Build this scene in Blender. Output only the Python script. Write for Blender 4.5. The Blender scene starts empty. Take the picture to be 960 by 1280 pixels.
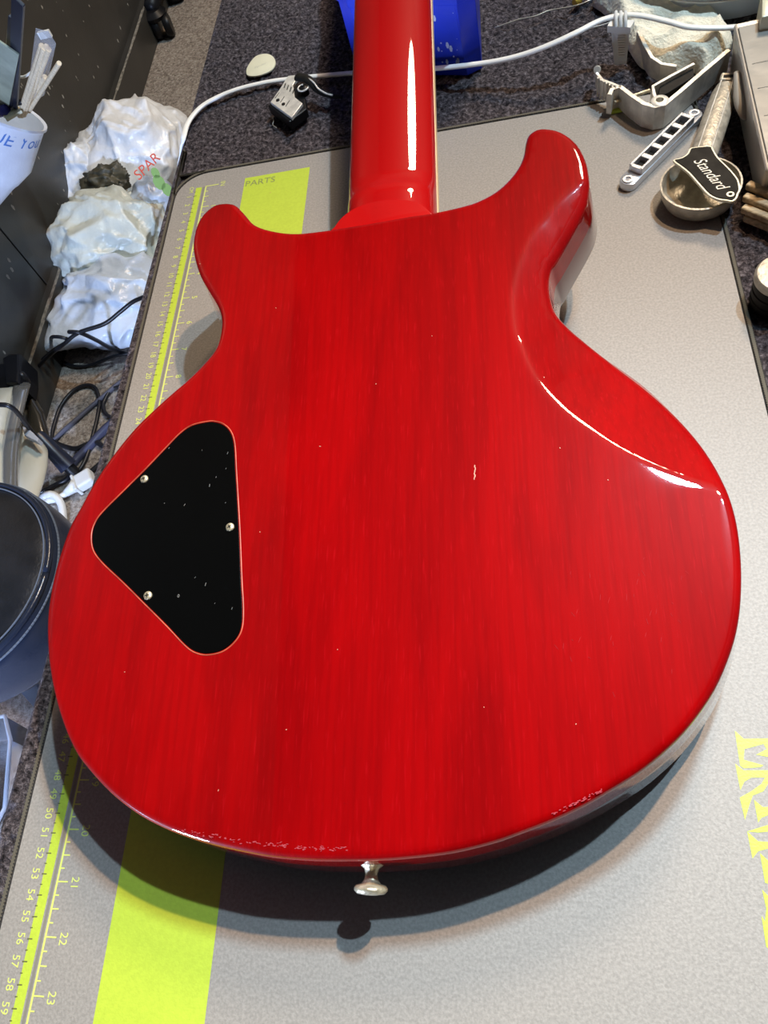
import bpy, math, random
import numpy as np
from mathutils import Vector, Matrix, noise
from mathutils.geometry import delaunay_2d_cdt
random.seed(7)
SC = bpy.context.scene
COL = SC.collection
S = 0.01          # all lengths below are centimetres

# ------------------------------------------------------------------ camera
CR = ((0.97500485, 0.07146336, 0.21037712), (0.03697306, 0.8814739, -0.47078313), (-0.21908569, 0.46679412, 0.85679911))
CP = Vector((26.4986, -54.5877, 39.7188))
RM = Matrix(CR)
cd = bpy.data.cameras.new('camera'); cam = bpy.data.objects.new('camera', cd); COL.objects.link(cam)
cam.matrix_world = Matrix.Translation(CP*S) @ RM.to_4x4()
cd.sensor_fit = 'VERTICAL'; cd.sensor_height = 36; cd.lens = 27.0; cd.clip_start = 0.01; cd.clip_end = 50
SC.camera = cam
SC.view_settings.view_transform = 'Standard'; SC.view_settings.look = 'None'
SC.view_settings.gamma = 1; SC.view_settings.exposure = 0.14; SC.view_settings.use_curve_mapping = False

# ------------------------------------------------------------------ light
w = bpy.data.worlds.new('world'); SC.world = w; w.use_nodes = True
w.node_tree.nodes['Background'].inputs[0].default_value = (0.55, 0.62, 0.75, 1)
w.node_tree.nodes['Background'].inputs[1].default_value = 0.003
def lamp(name, p, power, col, rad, aim=None, cone=120):
    l = bpy.data.lights.new(name, 'SPOT' if aim else 'POINT'); l.energy = power; l.color = col; l.shadow_soft_size = rad*S
    o = bpy.data.objects.new(name, l); COL.objects.link(o); o.location = Vector(p)*S
    if aim:
        l.spot_size = math.radians(cone); l.spot_blend = 1.0
        o.rotation_euler = (Vector(aim)-Vector(p)).to_track_quat('-Z', 'Y').to_euler()
lamp('ceiling_lamp', (123.5, 47.5, 238), 180, (0.57, 0.80, 1.0), 2.5)
lamp('desk_lamp_warm', (57.9, -2.8, 93.8), 50, (1.0, 0.64, 0.38), 1.0, (-12, -98, 0), 104)
lamp('desk_lamp_cool', (44.2, -10.8, 70.2), 34, (0.52, 0.80, 1.0), 3.2, (18, -92, 0), 97)
lamp('room_lamp', (98, 165, 205), 195, (1.0, 0.76, 0.53), 27)
lamp('low_side_lamp', (-58, -132, -9), 150, (0.50, 0.64, 1.0), 8)

# ------------------------------------------------------------------ helpers
def ray(px, py):
    return RM @ Vector(((px-480)/960, -(py-640)/960, -1.0))
def P(px, py, z=0.0):                 # the point at height z seen at a pixel of the photograph
    d = ray(px, py); return CP + d*((z-CP.z)/d.z)
def lin(c):
    return tuple(((v/255)/12.92 if v/255 <= .04045 else ((v/255+.055)/1.055)**2.4) for v in c)
def mat(name, col, rough=.5, metal=0, spec=.5, coat=0, coat_r=.05, var=0, vs=20, vstretch=(1,1,1), bump=0, bs=60, col2=None, trans=0, alpha=1, sss=0, bdist=.002, rvar=0):
    m = bpy.data.materials.new(name); m.use_nodes = True
    nt = m.node_tree; N = nt.nodes; L = nt.links; b = N['Principled BSDF']
    b.inputs['Base Color'].default_value = (*col, 1); b.inputs['Roughness'].default_value = rough
    b.inputs['Metallic'].default_value = metal; b.inputs['Specular IOR Level'].default_value = spec
    b.inputs['Coat Weight'].default_value = coat; b.inputs['Coat Roughness'].default_value = coat_r
    b.inputs['Transmission Weight'].default_value = trans; b.inputs['Alpha'].default_value = alpha
    if sss: b.inputs['Subsurface Weight'].default_value = sss; b.inputs['Subsurface Radius'].default_value = (.01,.01,.01)
    tc = N.new('ShaderNodeTexCoord'); mp = N.new('ShaderNodeMapping'); mp.inputs['Scale'].default_value = vstretch
    L.new(tc.outputs['Object'], mp.inputs[0])
    if var or col2 or rvar:
        n = N.new('ShaderNodeTexNoise'); n.inputs['Scale'].default_value = vs; n.inputs['Detail'].default_value = 6; L.new(mp.outputs[0], n.inputs['Vector'])
        if var or col2:
            r = N.new('ShaderNodeValToRGB'); r.color_ramp.elements[0].position = .35; r.color_ramp.elements[1].position = .65
            c2 = col2 or tuple(v*(1-var) for v in col)
            r.color_ramp.elements[0].color = (*c2, 1); r.color_ramp.elements[1].color = (*col, 1)
            L.new(n.outputs['Fac'], r.inputs[0]); L.new(r.outputs[0], b.inputs['Base Color'])
        if rvar:
            mr = N.new('ShaderNodeMapRange'); mr.inputs[1].default_value = .3; mr.inputs[2].default_value = .7
            mr.inputs[3].default_value = max(0, rough-rvar); mr.inputs[4].default_value = rough+rvar
            L.new(n.outputs['Fac'], mr.inputs[0]); L.new(mr.outputs[0], b.inputs['Roughness'])
    if bump:
        n2 = N.new('ShaderNodeTexNoise'); n2.inputs['Scale'].default_value = bs; n2.inputs['Detail'].default_value = 4; L.new(mp.outputs[0], n2.inputs['Vector'])
        bp = N.new('ShaderNodeBump'); bp.inputs['Strength'].default_value = bump; bp.inputs['Distance'].default_value = bdist
        L.new(n2.outputs['Fac'], bp.inputs['Height']); L.new(bp.outputs[0], b.inputs['Normal'])
    return m
def tag(o, label=None, cat=None, group=None, kind=None):
    if label: o['label'] = label
    if cat: o['category'] = cat
    if group: o['group'] = group
    if kind: o['kind'] = kind
    return o
def thing(name, loc, label, cat, group=None, matrix=None):
    o = bpy.data.objects.new(name, None); COL.objects.link(o); o.empty_display_size = .02
    o.matrix_world = (matrix if matrix is not None else Matrix.Translation(Vector(loc)*S))
    MW[o.name] = o.matrix_world.copy()
    return tag(o, label, cat, group)
MW = {}
class MB:
    def __init__(s): s.v = []; s.f = []
    def add(s, v, f):
        k = len(s.v); s.v += [Vector(a) for a in v]; s.f += [tuple(i+k for i in q) for q in f]; return s
    def box(s, c, d, R=None):
        R = R or Matrix.Identity(3); c = Vector(c)
        v = [c + R @ Vector((x*d[0]/2, y*d[1]/2, z*d[2]/2)) for x in (-1,1) for y in (-1,1) for z in (-1,1)]
        return s.add(v, [(0,1,3,2),(4,6,7,5),(0,4,5,1),(2,3,7,6),(0,2,6,4),(1,5,7,3)])
    def prism(s, poly, z0, z1, holes=None, bev=0):      # poly of (x,y) world or Vector; z numbers
        pl = [Vector((p[0], p[1])) for p in poly]; n = len(pl)
        ar = sum(pl[i-1].x*pl[i].y-pl[i].x*pl[i-1].y for i in range(n))
        if ar < 0: pl = pl[::-1]
        def off(d):
            o = []
            for i in range(n):
                a = (pl[i]-pl[i-1]); b = (pl[(i+1)%n]-pl[i])
                if a.length < 1e-9: a = b
                if b.length < 1e-9: b = a
                t = (a.normalized()+b.normalized()); t = t.normalized() if t.length > 1e-6 else a.normalized()
                o.append(pl[i]+Vector((-t.y, t.x))*d)
            return o
        rings = [[(p.x,p.y,z0) for p in pl]]
        if bev:
            rings.append([(p.x,p.y,z1-bev) for p in pl]); rings.append([(p.x,p.y,z1-bev*.3) for p in off(bev*.3)]); rings.append([(p.x,p.y,z1) for p in off(bev)])
        else: rings.append([(p.x,p.y,z1) for p in pl])
        v = [q for r in rings for q in r]; f = [tuple(range(n))[::-1], tuple(range((len(rings)-1)*n, len(rings)*n))]
        for k in range(len(rings)-1):
            for i in range(n): f.append((k*n+i, k*n+(i+1)%n, (k+1)*n+(i+1)%n, (k+1)*n+i))
        return s.add(v, f)
    def tube(s, pts, r, seg=10, flat=None, caps=True):
        pts = [Vector(p) for p in pts]; n = len(pts); v = []; prev = None
        for i, p in enumerate(pts):
            t = (pts[min(i+1,n-1)]-pts[max(i-1,0)]).normalized()
            if flat: u = Vector((0,0,1)).cross(t); u = u.normalized() if u.length > 1e-5 else Vector((1,0,0))
            elif prev is None: u = t.orthogonal().normalized()
            else: u = (prev - t*prev.dot(t)); u = u.normalized() if u.length > 1e-6 else t.orthogonal().normalized()
            prev = u; w_ = t.cross(u); rr = r[i] if isinstance(r, (list, tuple)) else r
            for k in range(seg):
                a = 2*math.pi*k/seg; v.append(p + u*(math.cos(a)*rr) + w_*(math.sin(a)*rr*(flat or 1)))
        f = [(i*seg+k, i*seg+(k+1)%seg, (i+1)*seg+(k+1)%seg, (i+1)*seg+k) for i in range(n-1) for k in range(seg)]
        if caps: f += [tuple(range(seg))[::-1], tuple(range((n-1)*seg, n*seg))]
        return s.add(v, f)
    def lathe(s, prof, c, ax=(0,0,1), seg=32, cap=True):  # prof: (r, h)
        ax = Vector(ax).normalized(); u = ax.orthogonal().normalized(); w_ = ax.cross(u); c = Vector(c)
        v = [c + ax*h + (u*math.cos(2*math.pi*k/seg)+w_*math.sin(2*math.pi*k/seg))*r for r, h in prof for k in range(seg)]
        n = len(prof); f = [(i*seg+k, i*seg+(k+1)%seg, (i+1)*seg+(k+1)%seg, (i+1)*seg+k) for i in range(n-1) for k in range(seg)]
        if cap: f += [tuple(range(seg))[::-1], tuple(range((n-1)*seg, n*seg))]
        return s.add(v, f)
    def wall(s, path, z0, z1, th):                       # ribbon wall along a path of (x,y[,z1])
        n = len(path); p = [Vector((a[0],a[1])) for a in path]; v = []
        for i in range(n):
            t = (p[min(i+1,n-1)]-p[max(i-1,0)]).normalized(); m = Vector((-t.y,t.x))*th/2
            zz = path[i][3] if len(path[i]) > 3 else z1; zl = path[i][2] if len(path[i]) > 3 else z0
            v += [(p[i].x+m.x,p[i].y+m.y,zl),(p[i].x-m.x,p[i].y-m.y,zl),(p[i].x-m.x,p[i].y-m.y,zz),(p[i].x+m.x,p[i].y+m.y,zz)]
        f = [(0,3,2,1),(4*n-4,4*n-3,4*n-2,4*n-1)]
        for i in range(n-1):
            for k in range(4): f.append((4*i+k,4*i+(k+1)%4,4*i+4+(k+1)%4,4*i+4+k))
        return s.add(v, f)
    def build(s, name, m, parent=None, origin=None, smooth=False, bevel=0, mod_sub=0, raw=False, angle=None):
        if parent is not None: X = MW[parent.name].inverted()
        elif origin is not None: X = Matrix.Translation(-Vector(origin)*S)
        else: X = Matrix.Identity(4)
        me = bpy.data.meshes.new(name)
        me.from_pydata([tuple(v*S) if raw else tuple(X @ (v*S)) for v in s.v], [], s.f); me.update()
        me.materials.append(m)
        o = bpy.data.objects.new(name, me); COL.objects.link(o)
        if parent is not None: o.parent = parent
        elif origin is not None: o.location = Vector(origin)*S
        if smooth:
            for p in me.polygons: p.use_smooth = True
            if angle: me.set_sharp_from_angle(angle=math.radians(angle))
        if bevel:
            b = o.modifiers.new('b', 'BEVEL'); b.width = bevel*S; b.segments = 3; b.limit_method = 'ANGLE'
        if mod_sub:
            b = o.modifiers.new('s', 'SUBSURF'); b.levels = b.render_levels = mod_sub
        return o
def spline(pts, n=8, closed=False):
    P_ = [Vector(p) for p in pts]; N = len(P_); o = []
    for i in range(N if closed else N-1):
        if closed: a,b,c,d = P_[i-1],P_[i],P_[(i+1)%N],P_[(i+2)%N]
        else: a,b,c,d = P_[max(i-1,0)],P_[i],P_[i+1],P_[min(i+2,N-1)]
        for k in range(n):
            t = k/n; o.append(.5*((2*b)+(c-a)*t+(2*a-5*b+4*c-d)*t*t+(3*b-a-3*c+d)*t**3))
    if not closed: o.append(P_[-1])
    return o
def text_into(mb, s, size, o, xd, yd, shear=0, up=None):
    c = bpy.data.curves.new('t', 'FONT'); c.body = s; c.size = size; c.resolution_u = 3; c.align_x = 'CENTER'; c.align_y = 'CENTER'; c.shear = shear
    ob = bpy.data.objects.new('t', c); COL.objects.link(ob)
    dg = bpy.context.evaluated_depsgraph_get(); me = ob.evaluated_get(dg).to_mesh()
    xd = Vector(xd); yd = Vector(yd); o = Vector(o)
    mb.add([o + xd*v.co.x + yd*v.co.y for v in me.vertices], [tuple(p.vertices) for p in me.polygons])
    ob.evaluated_get(dg).to_mesh_clear(); bpy.data.objects.remove(ob); bpy.data.curves.remove(c)
def vnoise(shape, cell, rng):
    h, w_ = shape; gy, gx = int(h/cell[0])+3, int(w_/cell[1])+3
    g = rng.random((gy, gx)); y = np.arange(h)/cell[0]; x = np.arange(w_)/cell[1]
    yi = y.astype(int); xi = x.astype(int); fy = y-yi; fx = x-xi
    fy = fy*fy*(3-2*fy); fx = fx*fx*(3-2*fx)
    a = g[yi][:,xi]; b = g[yi][:,xi+1]; c = g[yi+1][:,xi]; d = g[yi+1][:,xi+1]
    return (a*(1-fx)+b*fx)*(1-fy)[:,None] + (c*(1-fx)+d*fx)*fy[:,None]
FZ = -75.0

# ------------------------------------------------------------------ materials
M = {}
M['mat'] = mat('mat_rubber', (.315,.298,.272), .55, spec=.35, var=.22, vs=700, bump=.25, bs=900, bdist=.0006)
M['green'] = mat('print_green', (.45,.58,.05), .5, var=.08, vs=500, bump=.2, bs=900, bdist=.0005)
M['print'] = mat('print_line', (.60,.68,.16), .5)
M['stitch'] = mat('stitch_black', (.022,.02,.018), .8, bump=1, bs=700, bdist=.002)
M['stitchdk'] = mat('stitch_olive', (.10,.09,.065), .8)
M['metal'] = mat('silver_metal', (.80,.77,.69), .42, metal=.35, var=.3, vs=120, bump=.15, bs=400)
M['chrome'] = mat('chrome', (.72,.75,.80), .22, metal=.7, var=.15, vs=200)
M['nickel'] = mat('aged_nickel', (.66,.58,.40), .36, metal=.55, var=.35, vs=300, bump=.3, bs=500)
M['aged'] = mat('aged_pewter', (.52,.48,.39), .42, metal=.35, var=.35, vs=160, bump=.25, bs=400)
M['black'] = mat('black_plastic', (.006,.006,.007), .4, spec=.25)
M['blackg'] = mat('black_gloss', (.0012,.0012,.0012), .08, spec=.3)
M['cable_w'] = mat('white_cable', (.92,.90,.84), .4, var=.08, vs=60)
M['white_p'] = mat('white_plastic', (.75,.75,.72), .4, var=.06, vs=60)
M['cable_b'] = mat('black_cable', (.010,.010,.013), .4)
M['cream'] = mat('cream_fretboard_edge', (.72,.58,.34), .35)
M['ivory'] = mat('ivory_plastic', (.80,.76,.55), .3, var=.06, vs=80)
M['blue'] = mat('blue_plastic', (.008,.03,.48), .3, var=.25, vs=25, bump=.1, bs=120)
M['terry'] = mat('terry_cloth', (.93,.87,.70), .95, var=.15, vs=160, bump=.7, bs=500, bdist=.002)
M['frost'] = mat('frosted_plastic', (.50,.47,.40), .45, var=.15, vs=40, trans=.35, bump=.25, bs=60)
M['frost2'] = mat('frosted_plastic_grey', (.55,.60,.64), .4, var=.1, vs=30, trans=.3)
M['clear'] = mat('clear_plastic', (.85,.9,1), .12, trans=.95)
M['clearg'] = mat('clear_grey_sleeve', (.6,.6,.6), .2, alpha=.3)
M['wood_s'] = mat('pale_wood', (.90,.74,.50), .6, var=.25, vs=60, vstretch=(6,6,1))
M['wood_b'] = mat('brown_wood', (.62,.48,.28), .5, var=.55, vs=60, vstretch=(1,6,6), bump=.3, bs=100)
M['wall'] = mat('dark_panel', (.046,.043,.037), .38, var=.25, vs=8, bump=.1, bs=200)
M['bag1'] = mat('white_bag_plastic', (.86,.85,.83), .32, var=.18, vs=14, bump=.5, bs=16, bdist=.02)
M['bag2'] = mat('cream_bag_plastic', (.66,.68,.60), .35, var=.2, vs=14, bump=.5, bs=18, bdist=.02)
M['bag3'] = mat('bluish_bag_plastic', (.66,.72,.80), .3, var=.22, vs=12, bump=.5, bs=16, bdist=.02)
M['leather'] = mat('black_leather', (.010,.012,.017), .36, spec=.6, var=.3, vs=30, bump=.6, bs=260, bdist=.0008, rvar=.08)
M['leather_rim'] = mat('navy_leather_side', (.012,.018,.035), .25, spec=.6, bump=.3, bs=200, bdist=.0008)
M['thread'] = mat('pale_thread', (.12,.15,.20), .6)
M['appl'] = mat('cream_appliance', (.66,.64,.54), .35, var=.06, vs=10)
M['silver'] = mat('silver_plastic', (.42,.42,.40), .22, metal=.7)
M['bluetape'] = mat('blue_ink', (.10,.24,.62), .5)
M['red_ink'] = mat('red_ink', (.62,.06,.03), .5)
M['green_ink'] = mat('green_ink', (.22,.42,.13), .5)
M['bin'] = mat('white_bin_plastic', (.80,.84,.93), .35, var=.12, vs=14, bump=.3, bs=20, bdist=.01)
M['steel'] = mat('steel_string', (.55,.52,.45), .35, metal=.6)
M['rubber'] = mat('black_rubber', (.014,.013,.011), .6, spec=.15, var=.5, vs=200)

def carpet_mat(name, c1, c2, c3, sc, bump, bd):
    m = bpy.data.materials.new(name); m.use_nodes = True; nt = m.node_tree; N = nt.nodes; L = nt.links; b = N['Principled BSDF']
    b.inputs['Roughness'].default_value = .95; b.inputs['Specular IOR Level'].default_value = .15
    tc = N.new('ShaderNodeTexCoord')
    n = N.new('ShaderNodeTexNoise'); n.inputs['Scale'].default_value = sc; n.inputs['Detail'].default_value = 5; n.inputs['Roughness'].default_value = .7
    r = N.new('ShaderNodeValToRGB'); e = r.color_ramp.elements
    e[0].position = .34; e[0].color = (*c1,1); e[1].position = .52; e[1].color = (*c2,1); x = e.new(.70); x.color = (*c3,1)
    big = N.new('ShaderNodeTexNoise'); big.inputs['Scale'].default_value = 5; big.inputs['Detail'].default_value = 3
    mx = N.new('ShaderNodeMix'); mx.data_type = 'RGBA'; mx.blend_type = 'MULTIPLY'; mx.inputs[0].default_value = .5
    L.new(tc.outputs['Object'], n.inputs['Vector']); L.new(tc.outputs['Object'], big.inputs['Vector'])
    L.new(n.outputs['Fac'], r.inputs[0]); L.new(r.outputs[0], mx.inputs[6]); L.new(big.outputs['Fac'], mx.inputs[7])
    L.new(mx.outputs[2], b.inputs['Base Color'])
    bp = N.new('ShaderNodeBump'); bp.inputs['Strength'].default_value = bump; bp.inputs['Distance'].default_value = bd
    L.new(n.outputs['Fac'], bp.inputs['Height']); L.new(bp.outputs[0], b.inputs['Normal'])
    return m
M['floor'] = carpet_mat('floor_carpet', (.20,.165,.14), (.52,.44,.37), (.82,.75,.66), 150, 1.0, .008)
M['carpet'] = carpet_mat('bench_carpet', (.012,.010,.012), (.13,.11,.12), (.42,.37,.39), 300, 1.0, .006)

def wood_red():
    m = bpy.data.materials.new('red_mahogany_gloss'); m.use_nodes = True; nt = m.node_tree; N = nt.nodes; L = nt.links; b = N['Principled BSDF']
    tc = N.new('ShaderNodeTexCoord')
    def ns(sx, sy, scale, det, dist=0):
        mp = N.new('ShaderNodeMapping'); mp.inputs['Scale'].default_value = (sx, sy, 1); L.new(tc.outputs['Object'], mp.inputs[0])
        n = N.new('ShaderNodeTexNoise'); n.inputs['Scale'].default_value = scale; n.inputs['Detail'].default_value = det; n.inputs['Distortion'].default_value = dist
        L.new(mp.outputs[0], n.inputs['Vector']); return n
    g = ns(1, .16, 26, 6, 1.2); g2 = ns(1, .04, 420, 3); pore = ns(1, .07, 1100, 1); blot = ns(1, .5, 5, 3)
    r = N.new('ShaderNodeValToRGB'); e = r.color_ramp.elements
    e[0].position = .28; e[0].color = (.185,.0004,.0010,1); e[1].position = .60; e[1].color = (.27,.0006,.0012,1); L.new(g.outputs['Fac'], r.inputs[0])
    r2 = N.new('ShaderNodeValToRGB'); e = r2.color_ramp.elements; e[0].position = .38; e[0].color = (.90,.90,.90,1); e[1].position = .55; e[1].color = (1,1,1,1); L.new(g2.outputs['Fac'], r2.inputs[0])
    m1 = N.new('ShaderNodeMix'); m1.data_type = 'RGBA'; m1.blend_type = 'MULTIPLY'; m1.inputs[0].default_value = 1
    L.new(r.outputs[0], m1.inputs[6]); L.new(r2.outputs[0], m1.inputs[7])
    rp = N.new('ShaderNodeValToRGB'); e = rp.color_ramp.elements; e[0].position = .62; e[0].color = (0,0,0,1); e[1].position = .75; e[1].color = (.28,.28,.28,1); L.new(pore.outputs['Fac'], rp.inputs[0])
    m2 = N.new('ShaderNodeMix'); m2.data_type = 'RGBA'; m2.blend_type = 'MIX'; L.new(rp.outputs[0], m2.inputs[0])
    L.new(m1.outputs[2], m2.inputs[6]); m2.inputs[7].default_value = (.40,.004,.008,1)
    L.new(m2.outputs[2], b.inputs['Base Color'])
    b.inputs['Roughness'].default_value = .42; b.inputs['Specular IOR Level'].default_value = .018
    b.inputs['Coat Weight'].default_value = 1; b.inputs['Coat Roughness'].default_value = .035; b.inputs['Coat IOR'].default_value = 1.5
    bp = N.new('ShaderNodeBump'); bp.inputs['Strength'].default_value = .12; bp.inputs['Distance'].default_value = .0004
    L.new(g2.outputs['Fac'], bp.inputs['Height']); L.new(bp.outputs[0], b.inputs['Normal'])
    bl = ns(1, 1, 25, 2); mr = N.new('ShaderNodeMapRange'); mr.inputs[1].default_value=.35; mr.inputs[2].default_value=.7; mr.inputs[3].default_value=.012; mr.inputs[4].default_value=.04
    L.new(bl.outputs['Fac'], mr.inputs[0]); L.new(mr.outputs[0], b.inputs['Coat Roughness'])
    return m
M['red'] = wood_red()
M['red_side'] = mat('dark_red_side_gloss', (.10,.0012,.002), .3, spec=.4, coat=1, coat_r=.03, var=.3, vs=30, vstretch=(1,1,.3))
M['red_neck'] = mat('red_neck_gloss', (.40,.001,.002), .5, spec=.05, coat=1, coat_r=.02, var=.12, vs=30, vstretch=(1,.15,1))
M['rim'] = mat('bare_wood_edge', (.50,.10,.05), .4, var=.5, vs=120)

# ------------------------------------------------------------------ setting
tag(MB().box((70, 60, FZ-1), (330, 480, 2)).build('floor', M['floor']), kind='structure')
tag(MB().box((70, 60, 256), (330, 480, 2)).build('ceiling', mat('ceiling_paint', (.015,.015,.015), .9)), kind='structure')
pw = mat('wall_paint', (.05,.047,.043), .9)
tag(MB().box((236, 60, 90), (2, 480, 332)).build('wall_right', pw), kind='structure')
tag(MB().box((70, 301, 90), (330, 2, 332)).build('wall_back', pw), kind='structure')
wl = MB().box((-81.5, 60, 90), (4, 480, 332)).build('wall_left', M['wall']); tag(wl, kind='structure')
MW[wl.name] = Matrix.Identity(4)
for i, (a, b_) in enumerate(((-180, -36), (-35.6, 66.6), (67.0, 218), (218.4, 300))):
    MB().box((-78.9, (a+b_)/2, -20), (1.2, b_-a, 108)).build('panel', M['wall'], wl, bevel=.15)
bb = MB().box((-77.3, 60, (FZ-66)/2), (2.6, 480, 9)).build('baseboard_left', M['wall'], bevel=.25); tag(bb, kind='structure')
dm = mat('dust', (.30,.27,.22), .9, var=.6, vs=90)
tr = MB()
r_ = random.Random(3); y = -40
while y < 295:
    l = r_.uniform(2, 9); tr.box((-76.25+r_.uniform(-.1,.1), y+l/2, -65.9), (r_.uniform(.35,.8), l*1.02, .12)); y += l
MW[bb.name] = Matrix.Identity(4)
tr.build('ledge_dust', dm, bb)
sp = MB()
for k in range(110):
    yy = r_.uniform(20, 190); zz = r_.uniform(-64, -28); a = r_.uniform(.12,.4)*(1.6 if yy < 80 else 1)
    sp.add([(-78.25, yy+a*math.cos(t)*r_.uniform(.5,1.1), zz+a*r_.uniform(.6,2.)*math.sin(t)) for t in (0,1.2,2.4,3.6,4.9)], [(0,1,2,3,4)])
tag(sp.build('paint_speck', mat('pale_specks', (.30,.28,.24), .9), wl), kind='stuff')

# ------------------------------------------------------------------ workbench and its carpet
wb = thing('workbench', (25, -10, FZ), 'plain wooden workbench standing under the dark carpet and the grey mat', 'workbench')
MB().box((26.5, 0, -3.2), (59, 150, 3.6)).build('worktop', mat('bench_wood', (.25,.17,.10), .6, var=.3, vs=20), wb, bevel=.2)
for x in (2, 52):
    for yy in (-70, 70): MB().box((x, yy, (FZ-5)/2), (6, 6, -5-FZ)).build('leg', mat('bench_leg_wood', (.22,.15,.09), .6, var=.3, vs=20), wb, bevel=.2)
# carpet: a displaced sheet of loop pile, rounded over at the left edge
def bench_carpet():
    rng = np.random.default_rng(4); pit = .17
    ys = np.arange(-74, 58, pit); nx = int(62/pit); H = len(ys)
    h = (vnoise((H,nx),(2.2,1.6),rng)*.6+vnoise((H,nx),(4.5,2.2),rng)*.6+vnoise((H,nx),(1.1,1.1),rng)*.25); h = (h-h.mean())
    edge = -3.35-(30-ys)*.0165
    u = np.arange(nx)*pit
    X = edge[:,None]+u[None,:]; Y = np.repeat(ys[:,None], nx, 1); Z = -.32+h*.42
    R = .5; m = u < R                       # round over
    t = np.where(m, (R-u)/R, 0)
    Z = Z - (R*(1-np.sqrt(np.maximum(0,1-t**2))))[None,:]
    X = X + (h*.35)*(u<1.2)[None,:]
    # keep it below the mat
    under = (X > -2.5) & (X < 38.8) & (Y < 1.3)
    Z = np.where(under, -.62, np.minimum(Z, .1))
    # skirt of the sheet hanging over the edge
    sk = 8; Xs = np.repeat(X[:,:1], sk, 1)+rng.random((H,sk))*.16; Zs = Z[:,:1]-np.linspace(1.6,.2,sk)[None,:]
    X = np.hstack([Xs, X]); Z = np.hstack([Zs, Z]); Y = np.hstack([np.repeat(Y[:,:1],sk,1), Y]); nx += sk
    co = np.stack([X,Y,Z],-1).reshape(-1,3)*S
    idx = np.arange(H*nx).reshape(H,nx)
    q = np.stack([idx[:-1,:-1],idx[:-1,1:],idx[1:,1:],idx[1:,:-1]],-1).reshape(-1,4)
    me = bpy.data.meshes.new('bench_carpet'); me.vertices.add(len(co)); me.vertices.foreach_set('co', co.ravel())
    me.loops.add(q.size); me.loops.foreach_set('vertex_index', q.ravel().astype(np.int32))
    me.polygons.add(len(q)); me.polygons.foreach_set('loop_start', np.arange(0,q.size,4,dtype=np.int32)); 
    me.update(calc_edges=True); me.validate(); me.materials.append(M['carpet'])
    for p in me.polygons: p.use_smooth = True
    o = bpy.data.objects.new('bench_carpet', me); COL.objects.link(o); o.location = (0,0,0)
    tag(o, 'dark grey loop-pile carpet covering the workbench under the mat', 'carpet')
bench_carpet()

# ------------------------------------------------------------------ work mat
def rrect(x0, y0, x1, y1, r, n=10):
    o = []
    for cx, cy, a in ((x1-r,y1-r,0),(x0+r,y1-r,90),(x0+r,y0+r,180),(x1-r,y0+r,270)):
        for k in range(n+1):
            t = math.radians(a+90*k/n); o.append((cx+r*math.cos(t), cy+r*math.sin(t)))
    return o
IN = 2.54
wm = thing('work_mat', (18, -35, -.3), 'large grey rubber repair mat with green rulers under the red guitar', 'mat')
MB().prism(rrect(-2.72, -86, 39.0, 1.75, 2.7), -.3, 0).build('mat_sheet', M['mat'], wm)
ring_o = rrect(-2.72-.18, -86-.18, 39.0+.18, 1.75+.18, 2.88, 10)
rr = spline([(x, y, -.10) for x, y in ring_o], 3, True)
MB().tube(rr+[rr[0]], .2, 8).build('edge_binding', M['stitch'], wm, smooth=True)
st = MB()
def dist_pts(pts, step):
    o = []; acc = 0
    for i in range(len(pts)):
        a = Vector(pts[i-1]); b = Vector(pts[i]); L_ = (b-a).length
        if L_ < 1e-6: continue
        while acc < L_: o.append((a+(b-a)*(acc/L_), (b-a).normalized())); acc += step
        acc -= L_
    return o
for p, t in dist_pts(rr, .17):
    if p.y < -62: continue
    a = math.atan2(t.y, t.x)+.5; Rz = Matrix.Rotation(a, 3, 'Z')
    st.box((p.x, p.y, .065), (.40, .075, .07), Rz)
tag(st.build('edge_stitching', M['stitchdk'], wm), 'olive overlock stitching round the mat edge', kind='stuff')
G = .012
for y1_, y0_ in ((.17,-12.6),(-24,-86)):
    g = MB(); g.add([(3.52,y1_,G),(3.52,y0_,G),(9.22,y0_,G),(9.22,y1_,G)], [(0,1,2,3)]); g.build('parts_zone_print', M['green'], wm)
t = MB(); text_into(t, 'PARTS', .95, (4.95, -.62, G+.01), (1,0,0), (0,1,0)); t.build('parts_lettering', mat('faded_print', (.22,.25,.09), .5), wm)
g = MB(); g.add([(-.92,0,G),(-.92,-86,G),(-.38,-86,G),(-.38,0,G)], [(0,1,2,3)]); g.build('ruler_stripe_print', M['green'], wm)
g = MB(); g.add([(-.30,0,G),(-.30,-86,G),(-.13,-86,G),(-.13,0,G)], [(0,1,2,3)]); g.build('ruler_dark_line_print', mat('print_dark_grey', (.20,.19,.16), .6), wm)  # darker printed line between the stripe and the thin inch line
tk = MB(); dk = MB()
def rect(mb, x0, y0, x1, y1, z=G): mb.add([(x0,y0,z),(x1,y0,z),(x1,y1,z),(x0,y1,z)], [(0,1,2,3)])
rect(tk, -.06, -86, .05, 0); rect(tk, -.06, -.04, 1.15, .05)
for q in range(1, 4*30):
    yy = -q*IN/4; Ln = .62 if q % 4 == 0 else (.42 if q % 2 == 0 else .27)
    rect(tk, .05, yy-.035, Ln, yy+.035)
    if q % 4 == 0: text_into(tk, str(q//4), .62, (1.02, yy-.05, G), (0,-1,0), (1,0,0))
for q in range(1, 150):
    yy = -q*.5
    if q % 2 == 0:
        rect(dk, -1.02, yy-.03, -.72, yy+.03, G+.006)
        text_into(tk, str(q//2), .60, (-1.42, yy, G), (0,-1,0), (1,0,0))
    else: rect(dk, -.99, yy-.025, -.84, yy+.025, G+.006)
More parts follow.
